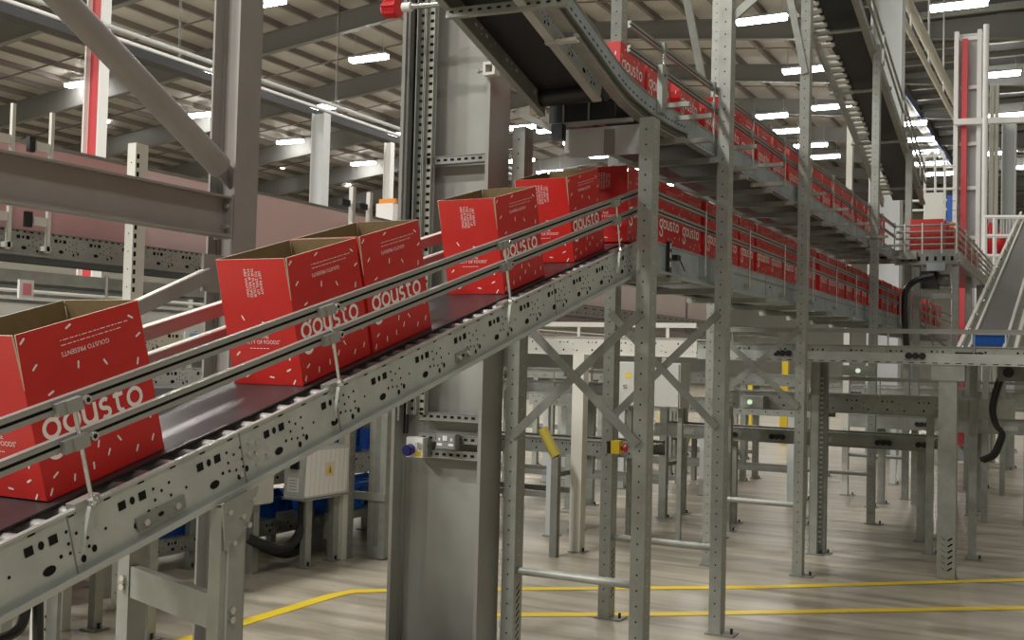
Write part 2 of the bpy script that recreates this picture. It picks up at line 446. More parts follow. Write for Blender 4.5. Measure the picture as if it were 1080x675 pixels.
def t_rail(mb, a, b, x, hw=.0155, m=None):
    """aluminium slot rail, groove facing +X, centre line a..b in (y,z)"""
    m = m or M['alu']; A = yz(x, a); B = yz(x, b); d = (B - A).normalized(); u = XU.cross(d); u = u if u.z > 0 else -u
    def slab(x0, x1, h0, h1, mm):
        P = []
        for hh in (h0, h1):
            for c, xx in ((A, x0), (B, x0), (B, x1), (A, x1)): P.append(c + XU * xx + u * hh)
        mb.hexa(P, mm)
    slab(-.016, -.006, -hw, hw, m); slab(-.006, 0, -hw, -.004, m); slab(-.006, 0, .004, hw, m)
    slab(-.0062, -.0045, -.004, .004, M['hole'])
    slab(-.017, .001, hw, hw + .0015, m)


XN, XF = -2.0, -2.52            # near and far outer faces of the stacked conveyors
SL = .2815
def zt(y): return 1.182 + SL * (y - 1.529)
YK = 5.234; ZL = zt(YK)
Y0 = .75; YE = 19.6
CH = .15
main = thing('belt_conveyor', 'long belt conveyor climbing from lower left then running level into the distance', 'conveyor', (-2.26, 1.0, 0))
mb = MB(); channel(mb, (Y0, zt(Y0)), (YK, ZL), CH * 1.0, XN, lip=.010); mb.build('side_channel', main)
mb = MB(); channel(mb, (YK, ZL), (YE, ZL), .16, XN, 1, M['chanb'], holes=False)
y = YK + .9
while y < YE:
    mb.box(XN, XN + .0015, y, y + .006, ZL - .16, ZL, M['galvd']); mb.tube((XN, y + .12, ZL - .08), (XN + .003, y + .12, ZL - .08), .008, M['hole'], 8); y += 1.5
mb.box(XN + .0005, XN + .002, YK + 1.6, YE, ZL - .056, ZL - .044, M['galvd'])
mb.build('side_channel', main, label='plain blue-grey channel along the level run')
mb = MB(); channel(mb, (Y0, zt(Y0)), (YK, ZL), CH, XF, -1, lipm=M['cream']); mb.build('side_channel', main)
mb = MB(); channel(mb, (YK, ZL), (YE, ZL), .16, XF, -1, M['chanb'], holes=False); mb.build('side_channel', main)
# belt
BX0, BX1 = XF + .055, XN - .100
def belt_piece(pts, x0, x1, th, m):
    mb = MB(); up = [(p[0], p[1]) for p in pts]; lo = [(p[0], p[1] - th) for p in reversed(pts)]
    mb.extrude(up + lo, x0, x1, m); return mb
BD = .012
belt_piece([(Y0, zt(Y0) - BD), (YK - .12, zt(YK - .12) - BD), (YK, ZL - BD - .010), (YK + .15, ZL - BD), (YE, ZL - BD)], BX0, BX1, .004, M['belt']).build('belt', main)
belt_piece([(Y0, zt(Y0) - CH + .01), (YK, ZL - CH + .01), (YE, ZL - .14)], BX0, BX1, .004, M['belt']).build('return_belt', main)
cu = Vector((0, -SL, 1)).normalized()
y = 1.16; k = 0
while y < YK - .03:
    mb = MB(); c = Vector((0, y, zt(y) - BD - .004)) - cu * .024
    mb.tube((XF + .006, c.y, c.z), (XN - .006, c.y, c.z), .019, M['roller'], 10); mb.build('roller', main, True); y += .076; k += 1
# flat cover strip hiding the gap on the far side
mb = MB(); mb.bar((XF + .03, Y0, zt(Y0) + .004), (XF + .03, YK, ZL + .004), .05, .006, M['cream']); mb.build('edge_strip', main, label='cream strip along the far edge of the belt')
# guide rails
UR, LR = .249, .160
for off, kk in ((UR, 0), (LR, 1)):
    mb = MB(); t_rail(mb, (Y0, zt(Y0) + off), (YK - .02, ZL + off - .005), XN + .015); mb.build('guide_rail', main)
    o2 = (.243, .128)[kk]
    mb = MB(); t_rail(mb, (YK - .02, ZL + off - .005), (YE, ZL + o2), XN + .015, .015); mb.build('guide_rail', main)
    fo = -.040
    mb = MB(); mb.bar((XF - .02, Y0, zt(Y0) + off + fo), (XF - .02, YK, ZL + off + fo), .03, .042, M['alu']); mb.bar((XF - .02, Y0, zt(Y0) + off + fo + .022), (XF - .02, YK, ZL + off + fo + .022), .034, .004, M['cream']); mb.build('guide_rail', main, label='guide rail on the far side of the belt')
    mb = MB(); mb.bar((XF - .02, YK, ZL + off), (YE * 0 + XF - .02, YE, ZL + o2), .03, .036, M['alu']); mb.build('guide_rail', main)
un = Vector((0, -SL, 1)).normalized()
for y in (1.755, 2.665, 3.75, 4.86, 1.0):
    z = zt(y); fx = XN + .02
    mb = MB(); base = Vector((fx, y, z - .005)); top = base + un * (UR / un.z * un.z * .985)
    base2 = Vector((fx - .0, y, z + .02))
    mb.tube(base, top, .0052, M['chrome'], 8)
    b = mb.build('rail_post', main, True)
    mb = MB(); mb.bar(base + Vector((-.03, -.035, .004 - .035 * SL)), base + Vector((-.03, .035, .004 + .035 * SL)), .03, .022, M['alu'], up=un)
    mb.ball(base + Vector((0, .0, .012)), .013, M['chrome'], 8, 4)
    mb.bar(base + Vector((.002, -.01, .0)), base + Vector((.002, -.03, -.10)), .004, .012, M['chan'], up=XU)
    mb.build('post_bracket', b, True)
    for off in (UR, LR):
        c = base + un * (off * un.z)
        mb = MB(); d = Vector((0, 1, SL)).normalized()
        mb.bar(c - d * .028 + XU * .004, c + d * .014 + XU * .004, .022, .030, M['alu'], up=un)
        mb.bar(c - d * .05 + XU * .002, c - d * .028 + XU * .002, .016, .03, M['alu'], up=un)
        mb.tube(c + d * .034 + XU * -.004, c + d * .034 + XU * .010, .011, M['chrome'], 8); mb.tube(c + d * .034 + XU * .010, c + d * .034 + XU * .0105, .006, M['hole'], 6)
        mb.build('rail_clamp', b)
y = 6.15
while y < 18:
    mb = MB(); mb.tube((XN + .03, y, ZL - .12), (XN + .03, y, ZL + .255), .006, M['chrome'], 6); mb.box(XN, XN + .034, y - .012, y + .012, ZL - .13, ZL - .10, M['alu']); mb.build('rail_post', main); y += .95
# bolted splice plates on the near channel
for y, w in ((1.98, .16), (3.42, .10)):
    d = Vector((0, 1, SL)).normalized(); c = Vector((XN + .003, y, zt(y) - .112))
    mb = MB(); mb.bar(c - d * w / 2, c + d * w / 2, .006, .034, M['galvd'], up=un)
    for s in (-.35, .3): mb.tube(c + d * w * s, c + d * w * s + XU * .012, .009, M['chrome'], 6)
    mb.disc(c + d * w * -.02 + XU * .0035, d, un, .010, M['hole'], 8, .006)
    mb.build('splice_plate', main)
d = Vector((0, 1, SL)).normalized()
for y in (1.70, 2.25, 2.665, 4.17):
    A = Vector((XN + .0008, y, zt(y) - .006)); mb = MB(); mb.bar(A, A - un * .14, .0016, .004, M['galvd'], up=d); mb.build('channel_joint', main)
mb = MB()
for s, h in ((.0, .045), (.03, .055), (.0, .075), (.03, .085), (.075, .10), (.035, .115), (-.03, .12)):
    c = Vector((XN, 2.29 + s, zt(2.29 + s) - h)); mb.tube(c, c + XU * .007, .0075, M['chrome'], 6)
mb.build('bolt_group', main)
# drive sensor and bracket where the run turns level
mb = MB(); mb.box(XN, XN + .02, 5.56, 5.60, ZL - .17, ZL + .02, M['black'])
for i in range(3): mb.box(XN + .02, XN + .021, 5.57, 5.59, ZL - .12 + i * .05, ZL - .09 + i * .05, M['dot'])
mb.box(XN, XN + .03, 5.66, 5.72, ZL - .075, ZL - .045, M['black']); mb.tube((XN + .02, 5.72, ZL - .06), (XN + .02, 5.82, ZL - .12), .004, M['black'], 6)
mb.build('drive_sensor', main)
# cross members under the level run
y = 5.6
while y < 19.3:
    mb = MB(); mb.box(XF - .05, XN + .06, y, y + .04, ZL - .20, ZL - .165, M['galv']); mb.build('cross_bar', main); y += 1.0


# ------------------------------------------------------------------ support frames
def upright(mb, x0, x1, y0, y1, z0, z1, m=None, hole=True, pitch=.075, front=True, hs=1., slots=False):
    """open C post: front plate (facing -Y), side plate (facing +X) and rear plate"""
    m = m or M['galv']; t = .004
    mb.box(x1 - t, x1, y0, y1, z0, z1, m); mb.box(x0, x1 - t, y0, y0 + t, z0, z1, m); mb.box(x0, x1 - t, y1 - t, y1, z0, z1, m)
    mb.box(x0, x0 + t, y0 + t, y0 + .02, z0, z1, m); mb.box(x0, x0 + t, y1 - .02, y1 - t, z0, z1, m)
    if hole:
        z = z0 + .1
        while z < z1 - .03:
            mb.disc(((x0 + x1) / 2, y0 - .0007, z), XU, ZU, .0052 * hs, M['hole'], 6)
            mb.disc((x1 + .0007, (y0 + y1) / 2, z + .02), YU, ZU, .006 * hs, M['dot'], 6); z += pitch  # pale side discs stand for bright floor seen through the holes
    if slots:
        for i in range(9):
            c = Vector((x1 + .0009, (y0 + y1) / 2, z0 + .13 + i * .035)); mb.rect(c, Vector((0, .8, .6)), Vector((0, -.6, .8)), .045, .009, M['hole'])


def foot(mb, x, y, dx=.06):
    mb.box(x - .055, x + .055 + dx, y - .06, y + .06, .001, .009, M['galvd']); mb.tube((x + .03 + dx, y, .009), (x + .03 + dx, y, .04), .009, M['black'], 6)


def support_frame(Y, ztop_n, ztop_f, label, brace=None, strut=.5, slots=True, dy=.095, xn=-1.95, xf=-2.655, braces2=(), fm=None):
    t = thing('support_frame', label, 'support frame', (-2.27, Y, 0), 'conveyor support frames')
    for x0, zt_, hs in ((xn, ztop_n, 1), (xf, ztop_f, 1)):
        mb = MB(); upright(mb, x0, x0 + .072, Y - dy / 2, Y + dy / 2, .009, zt_, m=fm if x0 == xf else None, hole=Y < 12, slots=slots and x0 == xf); l = mb.build('leg', t)
        mb = MB(); foot(mb, x0 + .036, Y); mb.build('foot_plate', l)
    mb = MB(); mb.tube((xf + .072, Y, strut), (xn, Y, strut), .021, M['galv'], 12); mb.build('strut', t, True)
    for z0, z1 in ([brace] if brace else []) + list(braces2):
        for k, (a, b) in enumerate(((z0, z1), (z1, z0))):
            mb = MB(); yy = Y - dy / 2 - .006 - .005 * k
            mb.bar((xf + .04, yy, a), (xn + .03, yy, b), .005, .045, M['galvd'], up=ZU); mb.build('brace', t)
    return t


zb = at(565, 458, y=5.0); zb2 = at(581, 340, y=5.0)
support_frame(5.05, 2.795, 2.80, 'steel support frame nearest the bend of the main conveyor, first in the row', (zb.z - .02, zb2.z + .05))
za = at(640, 330, y=6.3).z; zz = at(745, 450, y=6.3).z
support_frame(6.33, 4.9, 4.9, 'tall steel support frame with a diagonal cross, second in the row behind the bend', (zz, za))
za = at(761, 345, y=8.35).z; zz = at(837, 430, y=8.35).z
support_frame(8.40, 5.1, 5.0, 'tall steel support frame where the flat conveyors cross, third in the row', (zz, za), strut=.53)
support_frame(11.57, 4.9, 5.2, 'steel support frame fourth in the row, past the crossing conveyors', None, fm=M['cream'])
support_frame(13.95, 4.25, 4.6, 'farthest tall steel support frame, fifth in the row by the jog', None, fm=M['cream'])
# slanting ties high up between the frames
for (p0, p1, yy, lab) in (((723, -8), (741, 85), 6.9, 'slim diagonal tie standing behind the upper conveyor left of the second frame'),
                          ((832, -8), (849, 78), 8.35, 'flat diagonal tie crossing the top of the third frame'),
                          ((797, -3), (771, 20), 6.33, 'short flat tie joining the top of the second frame')):
    t = thing('diagonal_tie', lab, 'brace', tuple(at(*p1, y=yy)))
    mb = MB(); mb.bar(at(*p0, y=yy), at(*p1, y=yy), .02, .05, M['galv'], up=XU); mb.build('tie_bar', t)

# stout frame carrying the near end of the main conveyor
t = thing('support_frame', 'stout bolted leg frame under the lower left end of the main conveyor', 'support frame', (-2.25, 2.25, 0), 'conveyor support frames')
YL = 2.235
mb = MB(); zt1 = zt(2.2) - CH - .012
ya_, yb_ = at(232, 600, x=-1.965).y, at(257, 600, x=-1.965).y; YL = (ya_ + yb_) / 2
mb.box(-2.005, -1.965, ya_, yb_, .009, zt(YL) - CH - .03, M['galv']); mb.box(-1.968, -1.962, ya_ + .022, ya_ + .028, .009, zt(YL) - CH - .03, M['chan'])
l = mb.build('leg', t); mb = MB(); foot(mb, -2.0, YL); mb.build('foot_plate', l)
mb = MB(); A = Vector((-1.957, YL - .05, zt(YL - .05) - CH - .008)); B = Vector((-1.957, YL + .085, zt(YL + .085) - CH - .008))
mb.hexa([A, B, B + Vector((0, -.035, -.10)), A + Vector((0, .015, -.12)), A + XU * -.006, B + XU * -.006, B + Vector((-.006, -.035, -.10)), A + Vector((-.006, .015, -.12))], M['galv'])
for dy_, dz_ in ((.02, -.02), (.11, .005), (.04, -.10), (.095, -.06), (.07, -.035)):
    c = A + Vector((0, dy_, dz_)); mb.tube(c, c + XU * .01, .008, M['chrome'], 6)
mb.build('gusset', t)
mb = MB(); YF = 2.37
mb.box(-2.52, -2.475, YF - .035, YF + .035, .009, zt(YF) - CH - .012, M['galv']); l = mb.build('leg', t); mb = MB(); foot(mb, -2.51, YF); mb.build('foot_plate', l)
zc0 = at(180, 641, y=2.31).z; zc1 = at(180, 607, y=2.31).z
mb = MB(); mb.hexa([(-2.475, YF - .03, zc0), (-2.005, YL - .02, zc0), (-2.005, YL + .01, zc0), (-2.475, YF, zc0), (-2.475, YF - .03, zc1), (-2.005, YL - .02, zc1), (-2.005, YL + .01, zc1), (-2.475, YF, zc1)], M['galv'])
for z in (zc0 + .03, zc1 - .035):
    mb.tube((-1.965, YL, z), (-1.955, YL, z), .010, M['chrome'], 6); mb.tube((-2.495, YF - .045, z), (-2.495, YF - .035, z), .010, M['chrome'], 6)
mb.build('cross_beam', t)

# ------------------------------------------------------------------ red boxes
BW, BL, BH, FH = .272, .375, .27, .130


def text_mesh(txt, size, align='CENTER', spacing=1.0):
    cu_ = bpy.data.curves.new('print', 'FONT'); cu_.body = txt; cu_.size = size; cu_.align_x = align; cu_.space_line = 1.0; cu_.space_character = spacing
    cu_.resolution_u = 2; cu_.offset = 0
    o = bpy.data.objects.new('print', cu_); C.objects.link(o)
    dg = bpy.context.evaluated_depsgraph_get(); me = bpy.data.meshes.new_from_object(o.evaluated_get(dg), depsgraph=dg)
    bpy.data.objects.remove(o); bpy.data.curves.remove(cu_)
    return me


def add_text(mb, txt, size, frame, m, spacing=1.0):
    me = text_mesh(txt, size, spacing=spacing); o, u, w = frame
    vs = [o + u * v.co.x + w * v.co.y for v in me.vertices]
    b = len(mb.v); mb.v += [tuple(v) for v in vs]; k = mb.mi(m)
    for p in me.polygons: mb.f.append(tuple(b + i for i in p.vertices)); mb.m.append(k)
    bpy.data.meshes.remove(me)


def stroke(mb, pts, w, o, u, v, m):
    """flat ribbon of width w through 2-D points"""
    P = [Vector(p) for p in pts]; L = []; R = []
    for i, p in enumerate(P):
        d = (P[min(i + 1, len(P) - 1)] - P[max(i - 1, 0)]).normalized(); nn = Vector((-d.y, d.x)) * w / 2
        L.append(p + nn); R.append(p - nn)
    f = lambda q: o + u * q.x + v * q.y
    for i in range(len(P) - 1): mb.face([f(R[i]), f(R[i + 1]), f(L[i + 1]), f(L[i])], m)


def arc(cx, cy, r, a0, a1, n=20, ry=None):
    return [(cx + r * math.cos(math.radians(a0 + (a1 - a0) * i / n)), cy + (ry or r) * math.sin(math.radians(a0 + (a1 - a0) * i / n))) for i in range(n + 1)]


def logo(mb, o, u, v, s, m, n=18):
    """rounded lower-case lettering g o u s t o, x-height 1*s, about 6.2*s long"""
    w = .195 * s; r = .40 * s
    S = lambda pts: stroke(mb, [(p[0] - 3.0 * s, p[1]) for p in pts], w, o, u, v, m)
    x = .45 * s
    S(arc(x, .5 * s, r, 0, 360, n)); S(arc(x + .02 * s, -.42 * s, r, 70, -190, n)); S([(x - .1 * s, .12 * s), (x + .16 * s, -.04 * s)])
    S([(x + .28 * s, .80 * s), (x + .55 * s, 1.06 * s)])
    x = 1.55 * s; S(arc(x, .5 * s, r, 0, 360, n))
    x = 2.55 * s; S([(x - .33 * s, .95 * s), (x - .33 * s, .42 * s)]); S(arc(x, .42 * s, .33 * s, 180, 360, n)); S([(x + .33 * s, .95 * s), (x + .33 * s, .0)])
    x = 3.45 * s; q = .21 * s
    S(arc(x, .70 * s, q * 1.15, 40, 270, n // 2, q)); S(arc(x, .28 * s, q * 1.15, 90, -140, n // 2, q))
    x = 4.2 * s; S([(x, 1.32 * s), (x, .35 * s)]); S(arc(x + .25 * s, .35 * s, .25 * s, 180, 290, n // 2)); S([(x - .22 * s, .88 * s), (x + .36 * s, .88 * s)])
    x = 5.25 * s; S(arc(x, .5 * s, r, 0, 360, n))


def confetti(mb, o, u, v, pts, m, k=.82):
    for (a, b, ang) in pts:
        ca, sa = math.cos(math.radians(ang)), math.sin(math.radians(ang)); d = u * ca + v * sa; e = v * ca - u * sa
        c = o + u * a + v * b; L, w = .0115 * k, .0032 * k
        mb.face([c - d * L - e * w * .6, c - d * (L - w) - e * w, c + d * (L - w) - e * w, c + d * L - e * w * .6, c + d * L + e * w * .6, c + d * (L - w) + e * w, c - d * (L - w) + e * w, c - d * L + e * w * .6], m)


SIDE_LOW = [(-.165, .205, 85), (-.12, .245, 20), (.02, .215, -60), (.085, .225, -40), (.15, .25, 70), (-.15, .055, 30), (-.10, .030, 75), (-.04, .038, 85), (.012, .055, 60), (-.015, .085, 70), (.05, .078, -60),
            (.10, .035, 60), (.155, .045, 60), (.085, .105, 10), (.16, .105, 80), (-.17, .02, 60)]
SIDE_TOP = [(-.17, .112, 40), (-.04, .116, 25), (.15, .095, -35), (-.15, .045, 40), (.165, .045, 25), (-.03, .020, 80), (.05, .005, -60)]
FRONT_LOW = [(-.06, .215, -60), (.02, .20, -12), (.11, .215, 85), (.09, .05, 25), (.02, .026, -8), (-.075, .028, 30), (.105, .012, 55), (.10, .09, 80), (-.10, .10, 40)]


def make_box(level, closed=False):
    """level 2: every print; 1: logo and marks; 0: plain red with logo only"""
    root = bpy.data.objects.new('cardboard_box', None); C.objects.link(root); root['kind'] = 'thing'; root['category'] = 'box'
    X, Y, T = BW / 2, BL / 2, .0035
    mb = MB(); R, K, Ed = M['red'], M['kraft'], M['edge']
    mb.box(-X, X, -Y, Y, .0005, T, R)
    def wall(p, q, nrm):       # outer red leaf and inner kraft leaf
        a = Vector(p); b = Vector(q); nrm = Vector(nrm) * T
        top = Vector((0, 0, BH)); bt = Vector((0, 0, .0005))
        mb.face([a + bt, b + bt, b + top, a + top], R); mb.face([b - nrm + bt, a - nrm + bt, a - nrm + top, b - nrm + top], K); mb.face([a + top, b + top, b - nrm + top, a - nrm + top], Ed)
    wall((-X, -Y, 0), (X, -Y, 0), (0, -1, 0)); wall((X, -Y, 0), (X, Y, 0), (1, 0, 0)); wall((X, Y, 0), (-X, Y, 0), (0, 1, 0)); wall((-X, Y, 0), (-X, -Y, 0), (-1, 0, 0))
    mb.build('carton', root)
    sp = math.radians(.7)
    if closed:
        mb = MB(); mb.box(-X, X, -Y, Y, BH, BH + .004, R); mb.box(-.02, .02, -Y - .0005, Y + .0005, BH + .004, BH + .0045, Ed); mb.build('closed_lid', root)
    for (c, u, nrm, half) in () if closed else (((X, 0, BH), YU, XU, Y), ((-X, 0, BH), -YU, -XU, Y), ((0, -Y, BH), XU, -YU, X), ((0, Y, BH), -XU, YU, X)):
        mb = MB(); c = Vector(c); up = ZU * math.cos(sp) + nrm * math.sin(sp); nn = nrm * math.cos(sp) - ZU * math.sin(sp); g = .004
        P = [c - u * (half - .001), c + u * (half - .001), c + u * (half - g) + up * FH, c - u * (half - g) + up * FH]
        Q = [p - nn * T for p in P]
        mb.face(P, R); mb.face(list(reversed(Q)), K)
        for i in range(4):
            j = (i + 1) % 4; mb.face([P[j], P[i], Q[i], Q[j]], Ed)
        f = mb.build('flap', root)
        e = nn * .0008
        if level >= 1 and nrm.x > .5:
            pm = MB(); confetti(pm, c + e, u, up, SIDE_TOP, M['ink'])
            for j, (y0, ln) in enumerate(((.088, 15), (.076, 13))):       # two lines of tiny upside-down print
                xx = -.070
                for i in range(ln):
                    wd = .005 + .004 * ((i * 7 + j * 3) % 4); a = c + e + u * (xx + wd / 2) + up * y0
                    pm.rect(a, u, up, wd * .9, .0020, M['ink']); xx += wd + .0030
            if level >= 2: add_text(pm, 'GOUSTO PRESENTS', .0165, (c + e + up * .060 + u * .0, -u, -up), M['ink'])
            else: pm.rect(c + e + up * .053, u, up, .12, .008, M['ink'])
            pm.build('printed_text', f)
        if level >= 2 and nrm.y < -.5:
            pm = MB(); add_text(pm, 'GET READY\nTO DIAL UP\nTHE FLAVOUR\nYOUR RECIPES\nARE WAITING', .0140, (c + e + u * .026 + up * .056, -up, u), M['ink'])
            pm.build('printed_text', f)
    pm = MB(); o = Vector((X + .0008, 0, 0))
    logo(pm, o + ZU * .138 + YU * .0, YU, ZU, .0535, M['ink'], 18 if level else 8); pm.build('logo', root, label='white lower-case lettering gousto')
    if level >= 1:
        pm = MB(); confetti(pm, o, YU, ZU, SIDE_LOW, M['ink']); of = Vector((0, -Y - .0008, 0)); confetti(pm, of, XU, ZU, FRONT_LOW, M['ink'])
        if level >= 2:
            add_text(pm, 'LOVE THE\nVARIETY OF FOODS"', .0175, (of + ZU * .150 + XU * -.01, XU, ZU), M['ink'])
            for i in range(6): pm.rect(of + ZU * .118 + XU * (-.045 + .013 * i), XU, ZU, .010, .0022, M['ink'])
        else:
            for j in range(2): pm.rect(of + ZU * (.145 - .02 * j), XU, ZU, .10, .008, M['ink'])
        pm.build('printed_pattern', root)
    return root


PROTO = [make_box(0), make_box(1), make_box(2), make_box(1, True)]
used = [False] * 4
ANG = math.atan(SL)


def place_box(level, loc, label, group, tilt=0., turn=0.):
    r = PROTO[level]
    if used[level]: r = copy_tree(r)
    used[level] = True
    r.location = loc; r.rotation_euler = Matrix.Rotation(tilt, 3, 'X').to_euler() if not turn else (Matrix.Rotation(turn, 3, 'Z') @ Matrix.Rotation(tilt, 3, 'X')).to_euler()
    r['label'] = label; r['group'] = group
    return r


G1 = 'red boxes climbing the main belt'
def on_incline(ynear, label, dx=0., turn=0.):       # ynear: Y of the far lower edge
    c = ynear - BL / 2 * math.cos(ANG)
    n_ = Vector((0, -math.sin(ANG), math.cos(ANG)))
    return place_box(2, Vector((-2.265 + dx, c, zt(c) - BD + .001)), label, G1, ANG, turn)
on_incline(2.115, 'nearest open red box, in the left foreground, cut by the photo edge', .0, .0)
on_incline(3.035, 'open red box second up the belt, its front print fully showing, touching the next box', .0, .015)
on_incline(3.412, 'open red box third up the belt, squeezed against the back of the second', .0)
on_incline(4.335, 'open red box fourth up the belt, right of the grey column', .005, -.02)
on_incline(5.02, 'open red box fifth up the belt, sitting lower behind the fourth', .0)
place_box(2, Vector((-2.255, 5.46, ZL - BD + .001)), 'open red box at the very top of the climb, behind the first steel frame', G1, 0, .03)
G2 = 'red boxes on the lower level run'
y = 5.98; i = 0
while y < 19.3:
    lv = 1 if y < 9 else 0
    place_box(lv, Vector((-2.262 + random.uniform(-.012, .012), y, ZL - BD + .001)), 'open red box on the lower level run, %s beyond the bend' % ORD[i], G2, 0, random.uniform(-.03, .03))
    y += .402 + random.choice((0, 0, .03, .015, .12)); i += 1

# ------------------------------------------------------------------ upper conveyor
UB = 2.83; UT = UB + .135                      # bottom and top of its level side channel
def ub(y): return 2.775 + .282 * (5.15 - y)
curve = [(y, ub(y)) for y in (2.2, 3.0, 4.0, 4.75)]
for i in range(1, 8):
    t_ = i / 8; y = 4.75 + 1.05 * t_
    a = Vector((4.75, ub(4.75))); b = Vector((5.10, ub(5.10) + .0)); c_ = Vector((5.8, UB))
    q = a * (1 - t_) ** 2 + b * 2 * t_ * (1 - t_) + c_ * t_ ** 2; curve.append((q.x, q.y))
curve += [(5.8, UB), (13.35, UB)]
upper = thing('upper_conveyor', 'upper belt conveyor sloping down from overhead then running level above the main conveyor', 'conveyor', (-2.26, 5.2, 2.75))
XUN = -1.975
def swept(mb, prof, x0, x1, lo, hi, m, slots=0, sm=None):
    P = [(p[0], p[1] + hi) for p in prof] + [(p[0], p[1] + lo) for p in reversed(prof)]
    for (a, b) in zip(prof, prof[1:]):
        mb.hexa([(x0, a[0], a[1] + lo), (x1, a[0], a[1] + lo), (x1, b[0], b[1] + lo), (x0, b[0], b[1] + lo), (x0, a[0], a[1] + hi), (x1, a[0], a[1] + hi), (x1, b[0], b[1] + hi), (x0, b[0], b[1] + hi)], m)
    if slots:
        for (a, b) in zip(prof, prof[1:]):
            A = Vector((x1 + .0008, a[0], a[1])); B = Vector((x1 + .0008, b[0], b[1])); d = (B - A); L = d.length; d.normalize(); u = XU.cross(d); u = u if u.z > 0 else -u; s = .02
            while s < L - .01: mb.rect(A + d * s + u * slots, d, u, .022, .008, M['hole']); s += .05
near = [p for p in curve if p[0] < 5.81]
mb = MB(); swept(mb, curve[:-1], XUN - .005, XUN, .04, .135, M['chanb'], .072); swept(mb, curve[:-1], XUN - .03, XUN + .010, .036, .042, M['galvd']); swept(mb, curve[:-1], XUN - .03, XUN + .004, .130, .135, M['galv'])
mb.build('side_channel', upper)
mb = MB(); channel(mb, (5.8, UT), (13.35, UT), .135, XUN, 1, M['chanb'], holes=False, bl=.014)
y = 5.85
while y < 13: mb.rect((XUN + .0008, y, UB + .018), YU, ZU, .03, .008, M['hole']); y += .06
y = 6.4
while y < 13: mb.box(XUN, XUN + .002, y, y + .008, UB, UT, M['galvd']); y += 1.5
mb.build('side_channel', upper)
mb = MB(); swept(mb, near, XUN - .050, XUN - .008, -.004, .034, mat('brown_duct', (.10, .085, .075), .5)); swept(mb, near, XUN - .054, XUN + .004, -.010, -.004, M['galv']); swept(mb, near, XUN - .010, XUN - .004, .012, .018, M['galvd'])
mb.build('cable_duct', upper)
# inner channels and belt of the sloping part
def ip(y, o): return (y, ub(y) + o)
mb = MB(); channel(mb, ip(2.2, .105), ip(4.80, .105), .15, XUN - .085, 1, M['chan'], bl=.008); mb.build('side_channel', upper)
mb = MB()
def slope_plate(mb, x0, x1, o0, o1, y0, y1, m): mb.hexa([(x0, y0, ub(y0) + o0), (x1, y0, ub(y0) + o0), (x1, y1, ub(y1) + o0), (x0, y1, ub(y1) + o0), (x0, y0, ub(y0) + o1), (x1, y0, ub(y0) + o1), (x1, y1, ub(y1) + o1), (x0, y1, ub(y1) + o1)], m)
slope_plate(mb, -2.435, -2.43, -.012, .15, 2.2, 4.92, M['galvd']); slope_plate(mb, -2.46, -2.425, -.018, -.012, 2.2, 4.92, M['galv'])
dd = Vector((0, 1, -.282)).normalized(); du = Vector((0, .282, 1)).normalized(); y = 3.0; k = 0
while y < 4.85:
    for (oy, oz, r) in ((0, .045, .012), (.05, .055, .008), (.05, .030, .006), (.10, .048, .013), (.14, .025, .006), (.18, .055, .006)):
        mb.disc((-2.4293, y + oy, ub(y + oy) + oz), dd, du, r, M['dot'], 8, r * .7)  # pale discs painted as light coming through the holes
    y += .30
mb.build('side_channel', upper)
mb = MB(); channel(mb, (5.2, UT), (13.6, UT), .135, XF, -1, M['chanb'], holes=False); mb.build('side_channel', upper)
belt_piece([ip(2.2, .082), ip(4.85, .082)], -2.428, XUN - .092, .01, M['black']).build('return_belt', upper)
belt_piece([ip(2.2, .14), ip(4.7, .14), (5.3, UT - .024), (13.6, UT - .024)], -2.435, XUN - .105, .006, M['belt']).build('belt', upper)
mb = MB(); mb.box(-2.44, XUN - .10, 5.5, 13.6, UB + .03, UB + .036, M['black']); mb.build('return_belt', upper)
mb = MB(); mb.tube((-2.435, 4.88, ub(4.88) + .06), (XUN - .105, 4.88, ub(4.88) + .06), .05, M['black'], 16); mb.build('end_drum', upper, True)
mb = MB(); mb.box(-2.44, -2.08, 4.99, 5.015, 2.80, 2.90, M['black'])
for xx in (-2.36, -2.22): mb.box(xx, xx + .008, 4.98, 4.99, 2.80, 2.90, M['galvd'])
mb.build('end_guard', upper)
mb = MB(); mb.box(-2.50, -1.98, 4.97, 5.00, 2.775, 2.793, M['galv']); mb.box(-2.41, -1.985, 5.115, 5.125, 2.64, 2.79, M['whitegrey']); mb.box(-2.185, -2.125, 5.112, 5.116, 2.64, 2.775, M['columnl']); mb.build('end_plate', upper)
mb = MB(); a = at(545, 118, y=4.95); b = at(585, 138, y=4.95); mb.bar(a, b, .03, .03, M['galvd']); mb.box(b.x - .01, b.x + .05, 4.93, 4.98, b.z - .05, b.z + .03, M['black']); mb.build('drive_motor', upper)
for (py, px0, px1) in ((14, 472, 600),):
    a = at(px0, 15, y=3.98); b = at(px1, 1, y=3.98)
    mb = MB(); mb.bar(a, b, .04, .03, M['galv'], up=YU)
    for i in range(12): mb.rect(a + (b - a) * ((i + .7) / 12.5) + Vector((0, -.0208, 0)), XU, ZU, .02, .009, M['hole'])
    mb.build('cross_bar', upper)
a = at(470, 4, y=3.9)
for (px0, px1, py, yy) in ((607, 648, 38, 4.25), (705, 745, 111, 5.35)):
    a = at(px0, py, y=yy); mb = MB(); mb.box(XUN + .004, XUN + .16 if px0 > 700 else XUN + .02, yy, yy + .03, a.z - .012, a.z + .012, M['galv']);
    if px0 < 700: mb.box(XUN - .13, XUN + .02, yy - .01, yy + .03, ub(yy) - .055, ub(yy) - .04, M['dot'])
    mb.build('hanger_bar', upper)
y = 5.6
